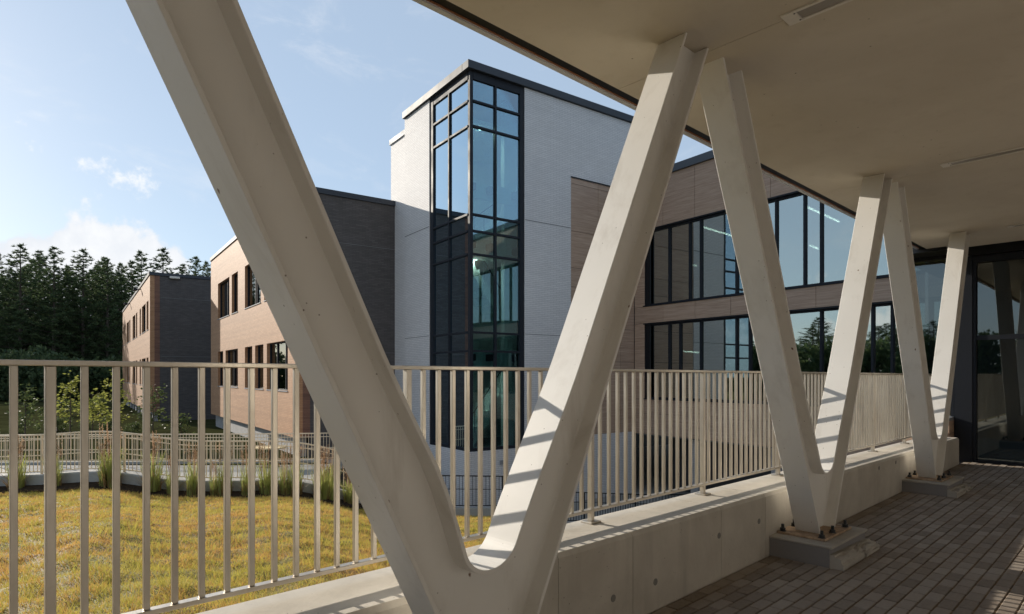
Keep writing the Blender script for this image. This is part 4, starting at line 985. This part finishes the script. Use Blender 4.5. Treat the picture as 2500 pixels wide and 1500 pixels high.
# ================================================================== PLANTING
def reed_mesh(seed):
    g = np.random.default_rng(seed)
    def blades(n, h0, h1, spread, lean, w):
        V = []; Fc = []
        for i in range(n):
            th = g.random() * 6.283; r = spread * math.sqrt(g.random()); b = np.array([math.cos(th) * r, math.sin(th) * r, 0]); h = h0 + (h1 - h0) * g.random()
            ld = np.array([math.cos(th + g.normal() * .7), math.sin(th + g.normal() * .7), 0]); ln = lean * (0.3 + g.random()) * h
            side = np.array([-ld[1], ld[0], 0]) * w * (0.6 + .8 * g.random())
            o = len(V)
            for k in range(4):
                t = k / 3; p = b + ld * ln * t ** 2 + np.array([0, 0, h * (t - .12 * t * t)]); ww = side * (1 - .75 * t); V += [p - ww, p + ww]
            Fc += [(o + 2 * k, o + 2 * k + 1, o + 2 * k + 3, o + 2 * k + 2) for k in range(3)]
        return np.array(V), np.array(Fc)
    a = raw_mesh('blades', *blades(150, .5, 1.15, .17, .20, .010), M['reed'])
    d = raw_mesh('dry_blades', *blades(60, .18, .6, .20, .6, .010), M['straw'])
    V = []; Fc = []
    for i in range(22):
        th = g.random() * 6.283; r = .11 * math.sqrt(g.random()); b = np.array([math.cos(th) * r, math.sin(th) * r, 0]); h = 1.15 + .4 * g.random(); ln = np.array([math.cos(th), math.sin(th), 0]) * .10 * g.random() * h
        sd_ = np.array([-math.sin(th), math.cos(th), 0]); o = len(V); top = b + ln + np.array([0, 0, h])
        V += [b - sd_ * .005, b + sd_ * .005, top + sd_ * .003, top - sd_ * .003]; Fc.append((o, o + 1, o + 2, o + 3))
        for k in range(12):
            t = k / 12; p = top + np.array([0, 0, -.30 + .30 * t]) + g.normal(size=3) * .006; an = g.random() * 6.283; q = np.array([math.cos(an), math.sin(an), .8]) * .028 * (1.1 - t); s2 = np.array([-math.sin(an), math.cos(an), 0]) * .009; o = len(V)
            V += [p - s2, p + s2, p + q + s2 * .5 + np.array([0, 0, .02]), p + q - s2 * .5 + np.array([0, 0, .02])]; Fc.append((o, o + 1, o + 2, o + 3))
    s_ = raw_mesh('plumes', np.array(V), np.array(Fc), M['plume'])
    return a, d, s_
reeds = [reed_mesh(100 + i) for i in range(4)]
reed_px = [(130, .92, 'leftmost reed clump, at the left edge before the kerb'), (256, .80, 'short reed clump left of the tall pair at the kerb crest'), (272, 1.12, 'tall bushy reed clump at the crest of the kerb wall'), (371, 1.05, 'reed clump on the downward slope of the kerb'), (421, .72, 'short green reed clump just past the kerb dip'), (473, .95, 'full green reed clump in front of the far dark wing'), (549, .95, 'reed clump before the gap between the two brick wings'), (524, .6, 'small thin reed clump left of the gap between the wings'), (604, .92, 'reed clump left of the picnic table'), (650, .98, 'wide reed clump in line with the picnic table'), (695, .85, 'slim reed clump right of the picnic table'), (722, .92, 'reed clump left of the steel V outer edge'), (786, 1.0, 'reed clump with reddish plumes beside the steel V'), (806, 1.05, 'tall reed clump right beside the steel V flange'), (852, .8, 'last reed clump, half behind the steel V'), (40, .95, 'reed clump beyond the left side of the view'), (-60, .9, 'outermost reed clump far to the left')]
ex = np.array([q.x / q.y for q in curb_s])
for i, (x, sc, lb) in enumerate(reed_px):
    k = int(np.argmin(np.abs(ex - rr(x)))); p = curb_s[k] + Vector((rr(x) - ex[k], -.28, -.33)); p.x = rr(x) * p.y
    o = thing('reed_clump', lb, 'ornamental grass', p, 'reed clumps along the kerb'); o.rotation_euler = (0, 0, random.random() * 6); o.scale = (sc, sc, sc)
    for nm, me in zip(('blades', 'dry_blades', 'plumes'), reeds[i % 4]):
        c = bpy.data.objects.new(nm, me); col.objects.link(c); c.parent = o

def leafy(seed, h, rad, nl, size, m, nbr=14):
    g = np.random.default_rng(seed); tr = MB(); tips = []
    tr.tube((0, 0, -.1), (.03, .02, h * .55), .035, .022, 7); tr.tube((.03, .02, h * .55), (0, 0, h * .96), .022, .006, 6)
    for i in range(nbr):
        z = h * (.28 + .62 * i / nbr); an = i * 2.4 + g.random(); L = rad * (1.1 - .6 * i / nbr) * (.7 + .5 * g.random()); e = Vector((math.cos(an) * L, math.sin(an) * L, z + L * .6)); tr.tube((.02, .015, z), e, .012, .004, 5); tips += [Vector((.02, .015, z)).lerp(e, t) for t in (.45, .65, .82, 1.0)]
    tips.append(Vector((0, 0, h)))
    V = []; Fc = []
    for i in range(nl):
        c = np.array(tips[g.integers(len(tips))]) + g.normal(size=3) * rad * .15; n = g.normal(size=3); n /= np.linalg.norm(n); a = np.cross(n, [0, 0, 1]); a /= np.linalg.norm(a) + 1e-6; b = np.cross(n, a); s = size * (.6 + .8 * g.random()); o = len(V)
        V += [c - a * s, c + b * s * .55, c + a * s, c - b * s * .55]; Fc.append((o, o + 1, o + 2, o + 3))
    tm = tr.mesh('trunk'); tm.materials.append(M['bark']); return tm, raw_mesh('crown', np.array(V), np.array(Fc), m)
young = [(170, 30, 3.5, .7, 430, 'leaf', 'young yellow-green tree left of the far wing'), (276, 31, 3.6, .7, 500, 'leaf', 'young bushy green tree in front of the far wing corner'), (225, 33, 2.5, .7, 500, 'leaf', 'small pale sapling between the two young trees'), (372, 29, 3.0, .8, 420, 'leaf2', 'sparse young tree beside the dark end wall'), (440, 28, 1.7, .5, 260, 'leaf2', 'low sparse shrub under the dark end wall'), (60, 30, 3.0, .7, 420, 'leaf2', 'young green tree at the far left edge')]
for i, (x, Y, h, rd, nl, m, lb) in enumerate(young):
    tm, cm = leafy(50 + i, h, rd, nl, .075, M[m]); o = thing('young_tree', lb, 'tree', (rr(x) * Y, Y, -3.46), 'young trees by the path')
    obj('trunk', tm, M['bark'], o, wloc(o)); obj('crown', cm, M[m], o, wloc(o))

def pine_mesh(seed, h, rad, base=.18):
    g = np.random.default_rng(seed); tr = MB(); tr.tube((0, 0, -.5), (0, 0, h * .5), .30, .20, 9); tr.tube((0, 0, h * .5), (0, 0, h * .99), .20, .03, 8)
    V = []; Fc = []; nw_ = int(h * 1.55)
    for i in range(nw_):
        t = i / (nw_ - 1); z = h * (base + (0.985 - base) * t)
        Lm = rad * ((1 - t) ** .75 * (.55 + .9 * min(1, t * 3)) + .06)
        for k in range(int(5 + 2 * (1 - t))):
            an = k * 6.283 / 6 + i * 1.1 + g.normal() * .3; L = Lm * (.45 + .75 * g.random()); up = (.10 + .45 * t) * L + g.normal() * .15
            e = np.array([math.cos(an) * L, math.sin(an) * L, up]); o = np.array([0, 0, z]); tr.tube(o, o + e, .035 * (1 - .6 * t) + .01, .006, 4)
            nc = max(2, int(L * 2.6))
            for c in range(nc):
                f = .35 + .65 * (c + g.random() * .7) / nc; p = o + e * f + g.normal(size=3) * np.array([.16, .16, .09]); 
                for q in range(15):
                    d = g.normal(size=3); d[2] = abs(d[2]) * .8 - .1; d /= np.linalg.norm(d); ln = .26 + .26 * g.random(); s = np.cross(d, g.normal(size=3)); s *= (.045 + .035 * g.random()) / (np.linalg.norm(s) + 1e-6); b = len(V); V += [p - s, p + s, p + d * ln]; Fc.append((b, b + 1, b + 2))
    tm = tr.mesh('trunk'); tm.materials.append(M['bark']); return tm, raw_mesh('crown', np.array(V), np.array(Fc), M['pine'])
pines = [pine_mesh(11, 24, 4.8, .10), pine_mesh(12, 25, 4.4, .16), pine_mesh(13, 22, 5.0, .05), pine_mesh(14, 26, 4.2, .20)]
def put_pine(x, Y, top_y, lb, k, gz=-4.2, grp='pines of the wood behind the school', xw=None):
    X = rr(x) * Y if xw is None else xw
    h = (24, 25, 22, 26)[k % 4]; want = (HY - top_y) / F * Y - gz; sc = want / h
    o = thing('pine_tree', lb, 'tree', (X, Y, gz), grp); o.rotation_euler = (0, 0, random.random() * 6); o.scale = (sc * random.uniform(.95, 1.1), sc * random.uniform(.95, 1.1), sc)
    for nm, me in zip(('trunk', 'crown'), pines[k % 4]): c = bpy.data.objects.new(nm, me); col.objects.link(c); c.parent = o
front = [(-60, 98, 590), (-5, 102, 620), (50, 96, 600), (95, 104, 612), (132, 95, 604), (168, 100, 650), (203, 97, 612), (238, 104, 648), (262, 98, 633), (292, 106, 665), (322, 112, 640)]
for i, (x, Y, t) in enumerate(front): put_pine(x, Y, t, ['first', 'second', 'third', 'fourth', 'fifth', 'sixth', 'seventh', 'eighth', 'ninth', 'tenth', 'eleventh'][i] + ' tall dark pine from the left along the front of the wood', i)
for i, (x, Y, t, lb) in enumerate([(345, 120, 614, 'pine whose open crown rises just behind the far wing corner'), (398, 118, 610, 'slim pointed pine rising alone above the far wing roof'), (446, 124, 645, 'low pine crown left of the nearer wing above the roof'), (478, 119, 628, 'rounded pine crown above the roof close to the nearer wing'), (506, 122, 640, 'pine crown touching the edge of the nearer wing roof')]): put_pine(x, Y, t, lb, i + 1)
for i in range(22): put_pine(-120 + i * 20 + random.uniform(-8, 8), random.uniform(108, 122), random.uniform(625, 690), 'shaded pine deeper in the wood on the left', i, grp='pines deeper in the wood')
for i in range(60):      # the wood goes on round the lawn behind the camera's left shoulder; the right wing's panes mirror it
    Y = 54 - i * 1.7 + random.uniform(-1, 1); X = -74 - random.uniform(0, 22); h = random.uniform(8, 13.5)
    put_pine(0, Y, 0, 'pine of the wood left of the lawn, seen mirrored in the panes', i, -3.5, 'pines mirrored in the panes', X) if False else None
    k = i % 4; o = thing('pine_tree', 'pine of the wood left of the lawn, seen only mirrored in the panes', 'tree', (X, Y, -3.8), 'pines mirrored in the panes'); sc = h / (24, 25, 22, 26)[k]; o.scale = (sc * 1.9, sc * 1.9, sc); o.rotation_euler = (0, 0, random.random() * 6)
    for nm, me in zip(('trunk', 'crown'), pines[k]): c = bpy.data.objects.new(nm, me); col.objects.link(c); c.parent = o

def bush_mesh(seed, n, size, m):
    g = np.random.default_rng(seed); lob = g.normal(size=(16, 3)) * np.array([.55, .55, .35]) + np.array([0, 0, .55]); lob[:, 2] = np.clip(lob[:, 2], .15, .95)
    c = lob[g.integers(16, size=n)]; d = g.normal(size=(n, 3)); d /= np.linalg.norm(d, axis=1)[:, None]; c = c + d * (.30 * g.random((n, 1)) ** .4); c[:, 2] = np.abs(c[:, 2])
    a = g.normal(size=(n, 3)); a /= np.linalg.norm(a, axis=1)[:, None]; b = np.cross(a, g.normal(size=(n, 3))); b /= np.linalg.norm(b, axis=1)[:, None]; sz = size * (.5 + g.random((n, 1)))
    V = np.stack([c - a * sz, c + b * sz * .6, c + a * sz, c - b * sz * .6], 1).reshape(-1, 3)
    st_ = MB()
    for k in range(16): st_.tube((0, 0, -.05), lob[k], .02, .006, 5)
    sm = st_.mesh('stems'); sm.materials.append(M['bark']); return sm, raw_mesh('foliage', V, np.arange(4 * n).reshape(n, 4), m)
bushes = [bush_mesh(70 + i, 2600, .055, M['pine']) for i in range(2)] + [bush_mesh(80, 1500, .06, M['leaf2'])]
def put_bush(X, Y, w, h, lb, k, grp, gz=-3.47):
    o = thing('bush', lb, 'bush', (X, Y, gz), grp); o.scale = (w, w, h); o.rotation_euler = (0, 0, random.random() * 6)
    for nm, me in zip(('stems', 'foliage'), bushes[k]): c = bpy.data.objects.new(nm, me); col.objects.link(c); c.parent = o
for i in range(16): put_bush(rr(-140 + i * 29) * 86, 86 + random.uniform(-3, 3), random.uniform(3.5, 5), random.uniform(4, 6.5), 'dark bush in the undergrowth along the edge of the wood', i % 2, 'undergrowth along the wood')
for i, (x, Y, h, lb) in enumerate(((40, 36, 1.5, 'green bush at the far left behind the fence'), (140, 38, 1.7, 'green bush below the leftmost young tree'), (205, 40, 1.3, 'low green bush between the two young trees'), (262, 39, 1.6, 'green bush right of the gap between the young trees'), (322, 36, 1.3, 'green bush at the foot of the far tan wing'), (150, 52, 2.6, 'tall green bush on the slope before the wood, left'), (230, 54, 2.8, 'tall green bush on the slope before the wood, right'))): put_bush(rr(x) * Y, Y, h * .4, h * .45, lb, 2, 'garden bushes')

for i in range(30): put_bush(-62 - random.uniform(0, 6), 48 - i * 3.6, random.uniform(4, 6), random.uniform(5.5, 8.5), 'bush left of the lawn, seen only mirrored in the panes', i % 2, 'bushes mirrored in the panes')

# ---- picnic table beyond the path
tp = Vector((rr(660) * 23.2, 23.2, -3.45))
o = thing('picnic_table', 'round tan picnic table on the path beyond the reeds', 'table', tp)
t_ = MB(); t_.tube(tp + Vector((0, 0, .72)), tp + Vector((0, 0, .76)), .62, n=28); t_.build('table_top', M['table'], o)
t_ = MB(); t_.tube(tp + Vector((0, 0, .02)), tp + Vector((0, 0, .72)), .05, n=10); t_.build('pedestal', M['black'], o)
t_ = MB(); t_.tube(tp + Vector((0, 0, 0.002)), tp + Vector((0, 0, .022)), .35, n=20); t_.build('base', M['black'], o)
for i, (x, Y) in enumerate(((133, 27), (211, 28))):
    p = Vector((rr(x) * Y, Y, -3.45)); o = thing('bollard_lamp', ['pale bollard lamp behind the fence at the left edge', 'pale bollard lamp behind the fence between two young trees'][i], 'bollard', p, 'bollard lamps')
    t_ = MB(); t_.tube(p, p + Vector((0, 0, 1.0)), .06, n=12); t_.build('post', M['zinc'], o); t_ = MB(); t_.tube(p + Vector((0, 0, 1.0)), p + Vector((0, 0, 1.16)), .085, n=12); t_.build('head', M['white_metal'], o)
